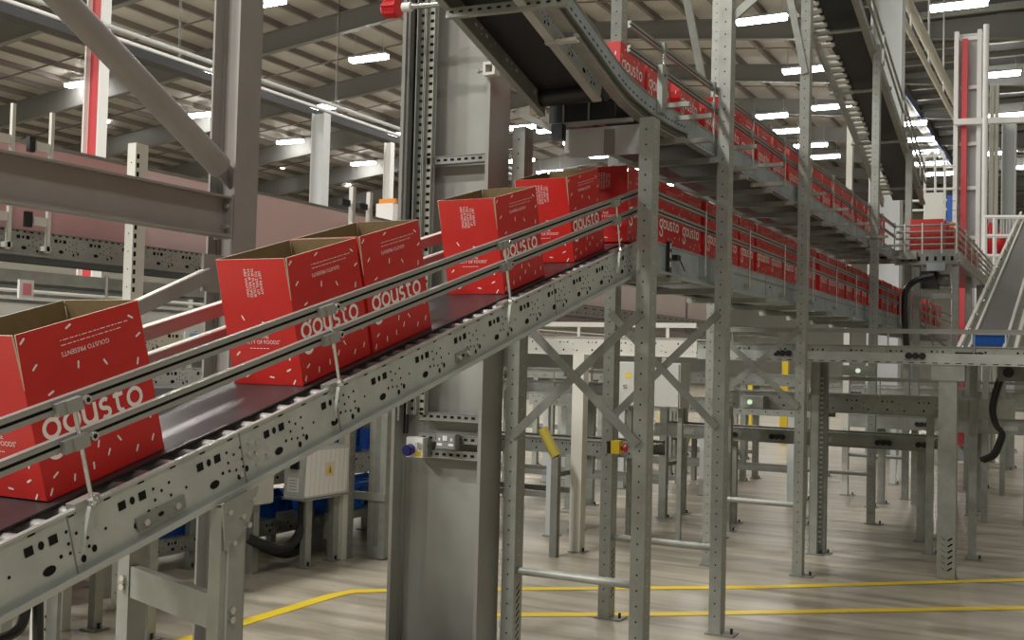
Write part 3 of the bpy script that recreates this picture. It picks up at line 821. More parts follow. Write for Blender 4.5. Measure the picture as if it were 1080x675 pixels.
while y < 13.3:
    mb = MB(); mb.box(XF - .05, XUN + .05, y, y + .035, UB - .05, UB - .018, M['galv']); mb.build('cross_bar', upper); y += .62
for y in (5.6, 6.5, 7.15, 8.5, 9.4, 10.4, 11.5, 12.4):
    mb = MB(); mb.box(XUN, XUN + .20, y, y + .025, UB + .075, UB + .10, M['galv']); mb.build('hanger_bar', upper)
    mb = MB(); mb.box(XUN - .02, XUN + .20, y + .02, y + .05, UB - .05, UB - .025, M['galv']); mb.build('hanger_bar', upper)
for off, hw in ((.275, .017), (.155, .015)):
    mb = MB(); t_rail(mb, (4.92, UT + off), (13.4, UT + off), XUN + .0, hw); mb.build('guide_rail', upper)
    mb = MB(); mb.bar((XF, 5.0, UT + off), (XF, 13.6, UT + off), .03, .036, M['alu']); mb.build('guide_rail', upper)
y = 5.37
while y < 13.2:
    mb = MB(); mb.tube((XUN + .012, y, UT - .06), (XUN + .012, y, UT + .30), .007, M['chrome'], 6)
    for off in (.275, .155): mb.box(XUN - .002, XUN + .02, y - .018, y + .018, UT + off - .024, UT + off + .024, M['galvd'])
    mb.build('rail_post', upper); y += .87
mb = MB(); mb.box(XUN + .002, XUN + .03, 5.30, 5.38, UT - .08, UT + .17, M['galv']); mb.disc((XUN + .031, 5.34, UT + .12), YU, ZU, .01, M['hole'], 6); mb.build('post_plate', upper)
G3 = 'red boxes on the upper conveyor'
y = 5.30; i = 0
while y < 13.2:
    place_box((3 if y < 7 else 1) if y < 8.6 else 0, Vector((-2.245 + random.uniform(-.012, .012), y, UT - (.014 if y < 7 else .022))), 'red box on the upper conveyor, %s along from its lower bend' % ORD[i], G3, 0, random.uniform(-.03, .03))
    y += .41 + random.choice((0, .03, .06, .015)); i += 1
# steel arm with a red cap above the left cable trays
a = at(412, 9, y=4.6); b = at(474, 4, y=4.6)
a.z += 0
t = thing('capped_pipe', 'short steel pipe ending in a round red cap beside the grey column', 'pipe', tuple(a))
mb = MB(); mb.tube(a + (b - a) * .35, b, .014, M['chrome'], 12); mb.tube(a + (b - a) * .22, a + (b - a) * .36, .024, M['white'], 12); mb.build('tube', t, True)
d = (b - a).normalized(); mb = MB(); mb.tube(a - d * .028, a + d * .05, .046, M['redlamp'], 18); mb.tube(a - d * .045, a - d * .028, .03, M['redlamp'], 18, .046)
for i in range(8):
    q = a + ZU * .046 * math.cos(i * PI / 4) + YU * .046 * math.sin(i * PI / 4); mb.tube(q - d * .028, q + d * .045, .007, M['redlamp'], 6)
mb.build('red_cap', t, True, label='round red cap')

# the jog at the end of the upper conveyor and its run beyond
jog = thing('transfer_conveyor', 'transfer conveyor jogging right at the far end of the upper conveyor', 'conveyor', (-1.65, 13.6, UB))
XJ = -1.30
mb = MB(); mb.box(XUN - .01, XJ, 13.37, 13.385, UB - .04, UT, M['galvd'])
for i in range(7): mb.rect((XUN + .08 + i * .09, 13.369, UB + .03), XU, ZU, .03, .05, M['hole'])
mb.box(XUN + .05, XUN + .24, 13.30, 13.37, UB + .02, UB + .11, M['galv']); mb.box(-1.62, -1.42, 13.27, 13.37, UB - .12, UB - .03, M['chanb'])
mb.build('front_channel', jog)
mb = MB(); channel(mb, (13.38, UT), (19.5, UT), .12, XJ, 1, M['chan'], holes=False); mb.box(XJ, XJ + .02, 13.38, 19.5, UB, UB + .015, M['dot']); mb.build('side_channel', jog)
mb = MB(); mb.box(-1.9, XJ - .02, 13.38, 19.5, UT - .03, UT - .02, M['belt']); mb.box(XUN, -1.9, 13.38, 14.2, UT - .03, UT - .02, M['belt']); mb.build('belt', jog)
for k in range(4):
    z = UT + .06 + .075 * k
    mb = MB(); mb.tube((XUN, 13.39, z), (XJ - .02, 13.39, z), .014, M['alu'], 8); mb.tube((XJ - .005, 13.39, z), (XJ - .005, 19.5, z), .014, M['alu'], 8); mb.build('guide_rail', jog)
for xx in (XUN + .1, -1.68, -1.47, XJ - .01):
    mb = MB(); mb.tube((xx, 13.37, UT - .05), (xx, 13.37, UT + .31), .010, M['dot'], 6); mb.build('rail_post', jog)
y = 14.2
while y < 19.4: mb = MB(); mb.tube((XJ + .01, y, UT - .05), (XJ + .01, y, UT + .31), .008, M['dot'], 6); mb.build('rail_post', jog); y += .8
for xx in (-1.78, -1.36):
    mb = MB(); upright(mb, xx, xx + .07, 13.42, 13.50, .009, UB - .04, hole=False); mb.build('leg', jog)
mb = MB(); mb.box(-1.71, -1.36, 13.44, 13.48, 2.40, 2.46, M['galv']); mb.build('cross_bar', jog)
mb = MB(); mb.bar((-1.74, 13.46, 2.36), (-1.5, 13.46, 1.7), .01, .05, M['galvd'], up=YU); mb.build('brace', jog)
y = 15.5
while y < 20: mb = MB(); upright(mb, XJ - .1, XJ - .03, y, y + .08, .009, UB - .02, hole=False); mb.build('leg', jog); y += 1.6
G4 = 'red boxes on the transfer conveyor'
for i, (bx, by, tr) in enumerate(((-1.66, 13.72, PI / 2), (-1.60, 14.15, .1), (-1.58, 14.6, 0), (-1.6, 15.1, .0), (-1.59, 15.55, 0), (-1.6, 16.0, 0), (-1.6, 16.5, 0), (-1.6, 17.0, 0), (-1.6, 17.5, 0), (-1.6, 18.1, 0))):
    place_box(0, Vector((bx, by, UT - .019)), 'red box on the transfer conveyor, %s from its jog' % ORD[i], G4, 0, tr)
for (xa, ya_, za_, xb, yb_, zb_) in ((-1.72, 13.55, 2.7, -1.38, 13.55, 2.5), (-1.72, 13.6, 2.1, -1.38, 13.6, 1.8)):
    mb = MB(); mb.bar((xa, ya_, za_), (xb, yb_, zb_), .03, .04, M['galvd'], up=YU); mb.build('brace', jog)
mb = MB(); mb.box(-1.70, -1.52, 13.45, 13.7, 2.52, 2.72, M['black']); mb.tube((-1.52, 13.55, 2.62), (-1.40, 13.55, 2.62), .07, M['galvd'], 12); mb.build('drive_motor', jog)
# black hose looping off the transfer conveyor
t = thing('cable_hose', 'thick black hose bending down from the transfer conveyor', 'hose', tuple(at(956, 300, y=12.9)))
mb = MB(); P = [at(x, y, y=12.9) for x, y in ((985, 291), (970, 294), (960, 300), (955, 308), (954, 320), (954, 336), (955, 352), (956, 366))]
mb.path(P, .035, M['cable'], 8); mb.build('hose', t, True)

# ------------------------------------------------------------------ far overhead incline, seen from below
far = thing('overhead_conveyor', 'black overhead incline conveyor with bright roller ends, seen from below at upper right', 'conveyor', (-2.2, 15, 3.9))
def fz(y): return 3.7 + .25 * (16 - y)
FX0, FX1 = -2.42, -1.98
belt_piece([(6, fz(6) + .10), (15.6, fz(15.6) + .10)], FX0 + .07, FX1, .02, M['black']).build('belt', far)
mb = MB(); channel(mb, (6, fz(6) + .16), (15.6, fz(15.6) + .16), .16, FX1 + .03, 1, M['galv'], holes=False, bl=.03)
y = 6.1
while y < 15.5: mb.rect((FX1 + .0308, y, fz(y) + .09), Vector((0, 1, -.25)).normalized(), Vector((0, .25, 1)).normalized(), .04, .012, M['hole']); y += .1
mb.build('side_channel', far)
mb = MB(); mb.bar((FX0 - .06, 6, fz(6) + .05), (FX0 - .06, 15.6, fz(15.6) + .05), .03, .12, M['galv']); mb.build('side_channel', far)
y = 7.5
k = 0
while y < 15.4:
    if k % 8 != 7:
        mb = MB(); mb.tube((FX0 - .03, y, fz(y) + .065), (FX0 + .11, y, fz(y) + .065), .026, M['dot'], 8); mb.build('roller', far, True)
    y += .13; k += 1
for y in (7.6, 9.9, 11.05, 12.3, 13.6, 15.0):
    mb = MB(); mb.tube((FX0 - .12, y, fz(y) - .0), (FX1 + .10, y, fz(y) - .0), .022, M['galv'], 8); mb.build('cross_bar', far)
for z in (.30, .45):
    mb = MB(); mb.tube((FX1 + .05, 6, fz(6) + z), (FX1 + .05, 15.6, fz(15.6) + z), .014, M['galv'], 8); mb.build('guide_rail', far)
for y in (9, 10.5, 12, 13.5, 15): mb = MB(); mb.tube((FX1 + .06, y, fz(y) + .1), (FX1 + .06, y, fz(y) + .47), .010, M['galv'], 6); mb.build('rail_post', far)

# ------------------------------------------------------------------ right incline rising away
ri = thing('incline_conveyor', 'grey belt incline with white rails rising away at the right edge', 'conveyor', (-.73, 11, 1.6))
def rz_(y): return 2.0 + .247 * (y - 11)
belt_piece([(8.4 + 1.2, rz_(9.6)), (20, rz_(20))], -.865, -.615, .02, M['beltgrey']).build('belt', ri)
for x0, x1, hh, nm in ((-.975, -.945, .03, 'rail'), (-.885, -.865, .03, 'rail'), (-.615, -.59, .03, 'rail'), (-.53, -.50, .04, 'rail')):
    mb = MB(); mb.bar(((x0 + x1) / 2, 9.6, rz_(9.6) + .0), ((x0 + x1) / 2, 20, rz_(20)), x1 - x0, .05, M['cream']); mb.build('side_rail', ri)
for x0 in (-.93, -.56):
    mb = MB(); mb.bar((x0, 9.6, rz_(9.6) - .06), (x0, 20, rz_(20) - .06), .09, .06, M['galvd']); mb.build('side_channel', ri)
y = 10
while y < 19:
    mb = MB(); mb.ball((-.93, y, rz_(y) + .02), .022, M['chrome'], 6, 3); mb.build('bolt', ri); y += .7
for y in (12.4, 15.2):
    for x0 in (-.95, -.55): mb = MB(); upright(mb, x0, x0 + .06, y, y + .06, .009, rz_(y) - .1, hole=False); mb.build('leg', ri)
t = thing('tote_bin', 'blue tray with a pale rim at the foot of the right incline', 'tray', tuple(at(1042, 362, y=10.2)))
mb = MB(); a = at(1026, 364, y=10.2); b = at(1060, 353, y=10.2)
mb.box(a.x, b.x, 10.2, 10.22, a.z, b.z, M['blue']); mb.box(a.x, b.x, 10.22, 10.5, a.z, a.z + .01, M['blue'])
for q in (a.x, b.x): mb.box(q - .008, q + .008, 10.19, 10.5, a.z, b.z + .012, M['blue'])
mb.build('tray_body', t)
mb = MB(); mb.box(a.x - .012, b.x + .012, 10.185, 10.2, b.z - .004, b.z + .012, M['white']); mb.bar((a.x - .006, 10.19, a.z), (a.x - .006, 10.19, b.z), .012, .012, M['white']); mb.bar((b.x + .006, 10.19, a.z), (b.x + .006, 10.19, b.z), .012, .012, M['white']); mb.build('rim', t)

# ------------------------------------------------------------------ flat conveyors on the floor, crossing the hall
def flat_conveyor(label, x0, x1, y0, wid, ztop, h, legs, m='galv', holes=True, rail=None, pads=(), plates=(), lm='galv', legw=.06, name='flat_conveyor', foot_=True, back=True, belt='galvd', group=None, ties=False):
    """runs along X; near channel face at y0; legs are (x, y) floor points"""
    t = thing(name, label, 'conveyor', ((x0 + x1) / 2, y0 + wid / 2, 0), group)
    for yy, s, nm in ((y0, 1, 'near'), (y0 + wid, -1, 'far')):
        mb = MB(); a, b = sorted((yy, yy + s * .005)); mb.box(x0, x1, a, b, ztop - h, ztop, M[m])
        a, b = sorted((yy - s * .012, yy + s * .035)); mb.box(x0, x1, a, b, ztop - .006, ztop, M[m]); mb.box(x0, x1, a, b, ztop - h, ztop - h + .006, M[m])
        if holes and s == 1:
            x = x0 + .06
            while x < x1 - .1:
                for dx, dz, r in ((0, -.3, .009), (.04, -.3, .006), (.08, -.3, .009), (.14, -.4, .005), (.14, -.7, .005), (.18, -.75, .008), (.04, -.72, .010)):
                    mb.disc((x + dx, yy - .001, ztop + dz * h), XU, ZU, r, M['hole'], 6)
                x += .30
        mb.build('side_channel', t)
    mb = MB(); mb.box(x0, x1, y0 + .036, y0 + wid - .036, ztop - .03, ztop - .02, M[belt]); mb.build('belt', t)
    for lx, ly in legs:
        mb = MB(); upright(mb, lx - legw / 2, lx + legw / 2, ly - legw / 2, ly + legw / 2, .009, ztop - h, M[lm], hole=False, slots=False)
        l = mb.build('leg', t)
        if foot_: mb = MB(); foot(mb, lx, ly, .03); mb.build('foot_plate', l)
    if ties:
        xs = sorted(l_[0] for l_ in legs)
        for yy in (y0 + .03, y0 + .47):
            mb = MB(); mb.box(xs[0], xs[-1], yy - .015, yy + .015, .34, .39, M['galvd']); mb.build('tie_bar', t)
        for xx in xs[::2]: mb = MB(); mb.box(xx - .015, xx + .015, y0 + .06, y0 + .44, .52, .56, M['galvd']); mb.build('tie_bar', t)
    if rail:
        mb = MB(); mb.box(x0, x1, y0 - .03, y0 - .008, rail - .018, rail + .018, M['alu']); mb.box(x0, x1, y0 - .034, y0 - .03, rail + .008, rail + .018, M['alu']); mb.box(x0, x1, y0 - .034, y0 - .03, rail - .018, rail - .008, M['alu']); mb.build('guide_rail', t)
        x = x0 + .3
        while x < x1: mb = MB(); mb.tube((x, y0 - .01, ztop - h * .4), (x, y0 - .01, rail), .006, M['chrome'], 6); mb.build('rail_post', t); x += .62
    for px, kind in pads:
        mb = MB(); z = ztop - h * .55
        if kind == 'grip':
            mb.box(px - .05, px + .05, y0 - .02, y0, z - .012, z + .012, M['black'])
            for dx in (-.05, 0, .05): mb.tube((px + dx, y0 - .035, z), (px + dx, y0, z), .026, M['black'], 10)
        elif kind == 'loop':
            mb.box(px - .09, px + .09, y0 - .01, y0, z + .025, z + .035, M['black']); mb.box(px - .09, px + .09, y0 - .01, y0, z - .035, z - .025, M['black'])
            for s in (-1, 1): mb.box(px + s * .09 - .008, px + s * .09 + .008, y0 - .01, y0, z - .035, z + .035, M['black'])
        else: mb.box(px - .07, px + .07, y0 - .006, y0, z - .025, z + .025, M['chan'])
        mb.build('sensor' if kind == 'grip' else 'handle' if kind == 'loop' else 'cover_plate', t)
    return t


# first, highest: in front of the incline foot
Ya = 8.9
za1 = at(920, 364, y=Ya).z; za0 = at(920, 383, y=Ya).z; zr = at(920, 349, y=Ya - .02).z
X = lambda px, py, yy: at(px, py, y=yy).x
c1 = flat_conveyor('upper flat grey conveyor crossing at right on the stout post, above the others', -2.9, .9, Ya, .5, za1, za1 - za0, [(-2.02, 9.42), (at(1025, 590, z=0).x, 9.98)], 'galv', True, zr,
                   [(X(966, 378, Ya), 'grip'), (X(1022, 380, Ya), 'loop'), (X(906, 375, Ya), 'plate'), (X(826, 376, Ya), 'grip')])
mb = MB(); mb.box(-2.9, .9, Ya - .014, Ya, za0, za0 + .085, M['chan'])
x = -2.8
while x < .9: mb.rect((x, Ya - .0148, za0 + .012), XU, ZU, .04, .006, M['hole']); x += .085
o = mb.build('rail_cover', c1)
p = at(998, 610, z=0)
mb = MB(); upright(mb, p.x - .065, p.x + .065, p.y - .06, p.y + .06, .009, za0 - .001, hole=False)
for i in range(6):
    for s in (-.02, .03): mb.rect((p.x + s, p.y - .0608, .08 + i * .045), Vector((.8, 0, .6 if s > 0 else -.6)), Vector((-.6, 0, .8)), .04, .012, M['hole'])
mb.box(p.x - .12, p.x + .12, p.y - .07, p.y + .07, za0 - .12, za0 - .001, M['galv'])
l = mb.build('leg', c1); mb = MB(); foot(mb, p.x, p.y, .03); mb.build('foot_plate', l)
mb = MB(); q = at(862, 583, z=0); upright(mb, q.x - .07, q.x + .07, q.y - .03, q.y + .03, .009, za0, M['galvd'], hole=False)
for i in range(34): mb.rect((q.x + .012, q.y - .0308, .10 + i * .042), XU, ZU, .05, .016, M['dot'])
l = mb.build('leg', c1, label='dark slotted post'); mb = MB(); foot(mb, q.x, q.y); mb.build('foot_plate', l)
# the white perforated continuation to the left
Yb = 9.6
zb1, zb0 = at(600, 355, y=Yb).z, at(600, 374, y=Yb).z
c1b = flat_conveyor('pale perforated flat conveyor crossing behind the first two steel frames', at(556, 360, y=Yb).x, at(735, 366, y=Yb).x, Yb, .5, zb1, zb1 - zb0, [tuple(at(608, 582, z=0).xy), (-2.95, 9.75)], 'cream', True, None, [], lm='cream', legw=.10)
mb = MB(); a = at(556, 342, y=Yb); b = at(735, 348, y=Yb); mb.box(a.x, b.x, Yb - .02, Yb, a.z - .02, a.z + .025, M['cream'])
for k in range(5): mb.box(a.x + .1 + k * .45, a.x + .13 + k * .45, Yb - .015, Yb, zb1, a.z, M['cream'])
mb.build('guide_rail', c1b)
# second level
Yc = 9.95
zc1, zc0 = at(920, 417, y=Yc).z, at(920, 437, y=Yc).z; zr = at(920, 400, y=Yc - .02).z
c2 = flat_conveyor('middle flat conveyor at right, ending in a curve by the stout post', at(748, 420, y=Yc).x, at(1010, 425, y=Yc).x, Yc, .5, zc1, zc1 - zc0, [tuple(at(968, 598, z=0).xy + Vector((0, .7))), (-3.0, 10.2)], 'galv', True, zr, [(X(862, 425, Yc), 'plate')])
mb = MB(); pts = []
cx = at(1010, 425, y=Yc).x
for i in range(9):
    a = PI / 2 * i / 8; pts.append((cx + .42 * math.sin(a), Yc + .42 - .42 * math.cos(a)))
for (a, b) in zip(pts, pts[1:]):
    mb.hexa([(a[0], a[1], zc0), (b[0], b[1], zc0), (b[0], b[1] + .02, zc0), (a[0], a[1] + .02, zc0), (a[0], a[1], zc1), (b[0], b[1], zc1), (b[0], b[1] + .02, zc1), (a[0], a[1] + .02, zc1)], M['galv'])
mb.build('curved_channel', c2)
mb = MB(); o = [(cx, Yc + .42)]
b_ = [Vector((p_[0], p_[1] + .02, zc1 - .02)) for p_ in pts]
for a, b in zip(b_, b_[1:]): mb.face([a, b, Vector((cx, Yc + .42, zc1 - .02))], M['dot'])
mb.build('curved_belt', c2)
# third, lowest
Yd = 10.6
zd1, zd0 = at(900, 457, y=Yd).z, at(900, 472, y=Yd).z
flat_conveyor('lowest flat conveyor at right with black couplings on its side', at(690, 455, y=Yd).x, at(985, 460, y=Yd).x, Yd, .45, zd1, zd1 - zd0,
              [tuple(at(958, 584, z=0).xy + Vector((0, .75))), tuple(at(893, 528, z=0).xy + Vector((0, -2.3))), (-3.1, 10.75), (at(985, 460, y=Yd).x - .1, 10.9)], 'galv', False, None,
              [(X(770, 457, Yd), 'grip'), (X(820, 459, Yd), 'grip'), (X(932, 465, Yd), 'grip'), (X(975, 466, Yd), 'grip'), (X(870, 461, Yd), 'plate'), (X(725, 455, Yd), 'plate')])
# more flat conveyors further back
bg = [(-6.4, -2.6, 12.7, 1.15, .16, 'galv', 'flat grey conveyor far back between the second and third frames'),
      (-2.4, .8, 12.9, 1.05, .15, 'galv', 'flat grey conveyor far back, behind the stout post'),
      (-7.5, -3.4, 14.6, 1.45, .15, 'galvd', 'flat conveyor standing higher beyond the pale perforated one'),
      (-3.6, 1.5, 15.6, 1.30, .15, 'galv', 'flat grey conveyor farther back with close set legs, behind the fourth frame'),
      (-9.5, -4.2, 17.5, 1.0, .16, 'galvd', 'dull flat conveyor deep in the hall, left of the second frame'),
      (-4.5, 2.0, 19.2, 1.15, .16, 'galv', 'deepest flat conveyor crossing the hall at the right'),
      (-6.6, -3.35, 8.9, .88, .13, 'galvd', 'low dull flat conveyor just behind the first steel frame'),
      (-7.2, -3.7, 10.6, 1.35, .12, 'galvd', 'flat conveyor with a pale belt behind the yellow slanting tube')]
for i, (x0, x1, y0, z, h, m_, lab) in enumerate(bg):
    L = []
    x = x0 + .25
    while x < x1: L += [(x, y0 + .03), (x + .05, y0 + .47)]; x += 1.05
    flat_conveyor(lab, x0, x1, y0, .5, z, h, L, m_, i % 2 == 0, z + .12 if i % 2 else None, [(x0 + .8, 'grip'), (x0 + 1.7, 'plate')], lm='galv' if i % 3 else 'whitegrey', legw=.075, belt='whitegrey' if i == 7 else 'galvd', ties=i in (0, 2, 4, 6, 7))
    for j in range(0, len(L) - 1, 2):
        pass

# two low conveyors running away on the left of the frames
for (xx, y0_, y1_, zz_, lab) in ((-4.75, 7.4, 8.7, 1.12, 'short grey conveyor pointing away just right of the grey column'), (-4.2, 13.4, 14.4, .72, 'low conveyor stub far back left of the second frame')):
    t = thing('conveyor_stub', lab, 'conveyor', (xx - .25, y0_, 0))
    mb = MB(); channel(mb, (y0_, zz_), (y1_, zz_), .14, xx, 1, M['galv']); mb.build('side_channel', t)
    mb = MB(); mb.box(xx - .5, xx - .495, y0_, y1_, zz_ - .14, zz_, M['galv']); mb.build('side_channel', t)
    mb = MB(); mb.box(xx - .49, xx - .04, y0_, y1_, zz_ - .03, zz_ - .02, M['whitegrey']); mb.tube((xx - .49, y0_, zz_ - .05), (xx - .02, y0_, zz_ - .05), .05, M['whitegrey'], 14); mb.build('belt', t)
    for yy in (y0_ + .15, y1_ - .2):
        for x_ in (xx - .49, xx - .07): mb = MB(); upright(mb, x_, x_ + .06, yy, yy + .07, .009, zz_ - .14, M['galvd'], hole=False); mb.build('leg', t)
    mb = MB(); mb.box(xx - .43, xx - .07, y0_ + .16, y0_ + .2, .3, .36, M['galvd']); mb.build('tie_bar', t)
t = thing('cable_hose', 'black cable bundle hooking down beside the curved conveyor end at right', 'hose', tuple(at(1047, 430, y=9.7)))
for k in range(2):
    P = [at(px + k * 3, py + k * 2, y=9.75) for px, py in ((1058, 372), (1060, 388), (1054, 400), (1049, 415), (1046, 432), (1050, 448), (1056, 456), (1052, 470), (1046, 480), (1034, 485))]
    mb = MB(); mb.path(P, .022 - .008 * k, M['cable'], 8); mb.build('cable', t, True)
t = thing('drive_unit', 'dark drive unit hanging under the upper flat conveyor at the right edge', 'motor', tuple(at(1068, 395, y=9.45)))
a_, b_ = at(1052, 402, y=9.3), at(1082, 384, y=9.3); mb = MB(); mb.box(a_.x, b_.x, 9.3, 9.4, a_.z, za0 - .002, M['galvd']); mb.build('housing', t)
mb = MB(); mb.tube((a_.x + .08, 9.25, (a_.z + b_.z) / 2), (a_.x + .08, 9.3, (a_.z + b_.z) / 2), .04, M['black'], 12); mb.build('motor_end', t, True)

# loose struts, cabinet, guards between the frames
def enclosure(label, x0, x1, y0, y1, z0, z1, extra=None, legs=True, ridges=False, sideface=True, m='panel'):
    t = thing('control_cabinet', label, 'cabinet', ((x0 + x1) / 2, (y0 + y1) / 2, z0))
    mb = MB(); mb.box(x0, x1, y0, y1, z0, z1, M[m]); mb.build('housing', t)
    return t
p0 = at(652, 428, y=8.9); p1 = at(718, 383, y=8.9)
t = enclosure('pale grey control cabinet with a yellow label between the first two frames', p0.x, p1.x, 8.9, 9.15, p0.z, p1.z)
mb = MB(); mb.box(p0.x + .012, p1.x - .012, 8.885, 8.9, p0.z + .012, p1.z - .012, M['panel']); d = mb.build('door', t)
mb = MB(); c = at(663, 396, y=8.884); mb.rect(c, XU, ZU, .055, .05, M['yellow']); mb.rect(c + ZU * -.004 + YU * -.0005, XU, ZU, .05, .004, M['edge']); mb.build('warning_label', d, label='small yellow warning label')
mb = MB(); c = at(657, 405, y=8.884); mb.box(c.x, c.x + .03, 8.87, 8.885, c.z - .03, c.z, M['dot']); mb.disc((c.x + .015, 8.8695, c.z - .015), XU, ZU, .008, M['black'], 8); mb.build('lock', d)
mb = MB(); c = at(710, 420, y=8.884); mb.rect(c, XU, ZU, .06, .045, M['dot']); mb.build('plate', d)
for lx in (p0.x + .05, p1.x - .05):
    mb = MB(); upright(mb, lx - .02, lx + .02, 9.05, 9.09, .001, p0.z, hole=False); mb.build('leg', t)
# emergency stop on the second frame
c = at(649, 472, y=6.2)
t = thing('emergency_stop', 'yellow emergency stop box with red button on the second frame', 'switch', tuple(c))
mb = MB(); mb.box(c.x - .03, c.x + .025, 6.2, 6.27, c.z - .038, c.z + .04, M['yellow']); mb.build('housing', t)
mb = MB(); mb.box(c.x - .055, c.x - .03, 6.2, 6.27, c.z - .04, c.z + .036, M['black']); mb.build('back_plate', t)
mb = MB(); mb.tube((c.x + .025, 6.23, c.z - .004), (c.x + .05, 6.23, c.z - .004), .012, M['redlamp'], 10); mb.tube((c.x + .05, 6.23, c.z - .004), (c.x + .062, 6.23, c.z - .004), .024, M['redlamp'], 12); mb.build('push_button', t, True)
# green lamp unit
c = at(791, 424, y=9.8)
t = thing('control_unit', 'small grey control unit with a green lamp on the middle conveyor', 'control unit', tuple(c))
mb = MB(); mb.box(c.x - .09, c.x + .12, 9.8, 9.94, c.z - .055, c.z + .055, M['galv']); mb.build('housing', t)
mb = MB(); mb.tube((c.x, 9.785, c.z), (c.x, 9.8, c.z), .022, M['green'], 10); mb.build('indicator', t)
c = at(905, 391, y=9.8)
t = thing('control_unit', 'small grey control unit with a green lamp under the upper flat conveyor', 'control unit', tuple(c))
mb = MB(); mb.box(c.x - .14, c.x + .14, 9.8, 9.9, c.z - .045, c.z + .045, M['galv']); mb.build('housing', t)
mb = MB(); mb.tube((c.x, 9.785, c.z), (c.x, 9.8, c.z), .020, M['green'], 10); mb.build('indicator', t)
# yellow slanting tubes
for (p0, p1, yy, lab) in (((572, 452), (586, 480), 8.0, 'yellow slanting tube low between the column and the first frame'),
                          ((728, 452), (722, 476), 13.2, 'yellow slanting tube leaning far back right of the second frame')):
    t = thing('guard_tube', lab, 'tube', tuple(at(*p1, y=yy)))
    a, b = at(*p0, y=yy), at(*p1, y=yy); b = a + (b - a) * 1.05
    mb = MB(); mb.tube(a, b, .043 if yy < 9 else .03, M['tubey'], 12); mb.build('tube', t, True)
    mb = MB(); mb.box(b.x - .03, b.x + .03, yy - .03, yy + .03, .001, b.z, M['galvd']); mb.build('stand', t)
# extinguisher
c = at(769, 448, y=17)
t = thing('fire_extinguisher', 'small red fire extinguisher far back right of the second frame', 'fire extinguisher', tuple(c))
mb = MB(); mb.tube((c.x, 17, c.z - .18), (c.x, 17, c.z + .10), .075, M['redlamp'], 12); mb.ball((c.x, 17, c.z + .10), .075, M['redlamp'], 12, 6); mb.build('cylinder', t, True)
mb = MB(); mb.box(c.x - .03, c.x + .05, 16.98, 17.02, c.z + .17, c.z + .22, M['black']); mb.build('handle', t)
mb = MB(); mb.box(c.x - .06, c.x + .06, 16.94, 17.1, .001, c.z - .18, M['galvd']); mb.build('stand', t)
# yellow posts by the far wall
for i, (px, py0, py1, yy) in enumerate(((828, 378, 412, 22), (825, 430, 462, 24), (790, 440, 462, 26), (697, 440, 463, 26), (847, 375, 410, 22))):
    a = at(px, py0, y=yy)
    t = thing('guard_post', 'yellow guard post %s in the far background between the flat conveyors' % ('leftmost', 'second', 'third', 'fourth', 'rightmost')[(2, 3, 1, 0, 4)[i]], 'post', (a.x, yy, 0))
    mb = MB(); mb.box(a.x - .06, a.x + .06, yy, yy + .1, .001, max(a.z, 1.2), M['yellow']); mb.build('post', t)

# ------------------------------------------------------------------ left background: side conveyor with pink guard
XG = -5.5
lc = thing('side_conveyor', 'perforated side conveyor at left with a long pink guard panel above it', 'conveyor', (XG, 6, 0))
zl1 = at(100, 252, x=XG).z; zl0 = at(100, 277, x=XG).z
mb = MB(); channel(mb, (.5, zl1), (22, zl1), zl1 - zl0, XG, 1, M['galv'], bl=.03, lipm=M['galvd'])
y = 1.5
while y < 9: mb.rect((XG + .0009, y, zl1 - .012), YU, ZU, .02, .009, M['hole']); y += .05
mb.build('side_channel', lc)
mb = MB(); mb.box(-6.1, -6.095, .5, 22, zl0, zl1, M['galv']); mb.build('side_channel', lc)
mb = MB(); mb.box(-6.09, XG - .04, .5, 22, zl1 - .03, zl1 - .02, M['belt']); mb.box(-6.09, XG - .04, .5, 22, zl0 + .005, zl0 + .012, M['black']); mb.build('belt', lc)
zp = 2.80
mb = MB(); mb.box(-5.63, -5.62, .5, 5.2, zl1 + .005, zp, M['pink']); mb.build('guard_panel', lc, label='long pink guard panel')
mb = MB(); mb.box(-5.63, -5.62, 5.22, 8.6, zl1 + .005, zp, M['pinkm']); mb.build('guard_panel', lc, label='pink guard panel, lightened as if reflecting')  # same pane carried on, its brighter reflection put into a lighter pink
for y in (8.65, 10.25, 11.85, 13.45, 15.05, 16.65): mb = MB(); mb.box(-5.63, -5.62, y, y + 1.55, zl0 - .35, zp, M['pinkp']); mb.build('guard_panel', lc, label='pinkish guard panel, paled as if reflecting')
for y in (1.4, 7.6, 10.6, 13.6, 16.6, 19.6): mb = MB(); upright(mb, -6.0, -5.93, y, y + .08, .009, zl0, M['cream'], hole=False); mb.build('leg', lc)
mb = MB(); mb.box(-5.635, -5.615, .5, 21, zp, zp + .02, M['galvd']); mb.build('panel_cap', lc)
for y in (8.6, 10.2, 11.8, 13.4, 15, 16.6, 18.2):
    mb = MB(); mb.box(-5.62, -5.60, y, y + .05, zl0, zp, M['galv']); mb.build('panel_post', lc)
def guard_post(px, pyt, pyb, lab):
    a = at(px, pyt, x=-5.45); b = at(px, pyb, x=-5.45)
    t = thing('sensor_post', lab, 'post', (-5.45, a.y, b.z))
    mb = MB(); mb.box(-5.466, -5.444, a.y - .011, a.y + .011, zl0 + .02, a.z, M['dot']); mb.box(-5.4985, -5.444, a.y - .02, a.y + .02, zl0 + .03, zl0 + .06, M['dot']); mb.build('post', t)
    for dz in (.0, -.44):
        z = at(px, pyt + 38, x=-5.45).z + dz
        mb = MB(); mb.box(-5.47, -5.44, a.y - .16, a.y - .12, z - .045, z + .045, M['black']); mb.box(-5.47, -5.44, a.y - .11, a.y - .018, z - .03, z + .02, M['dot']); mb.build('sensor', t)
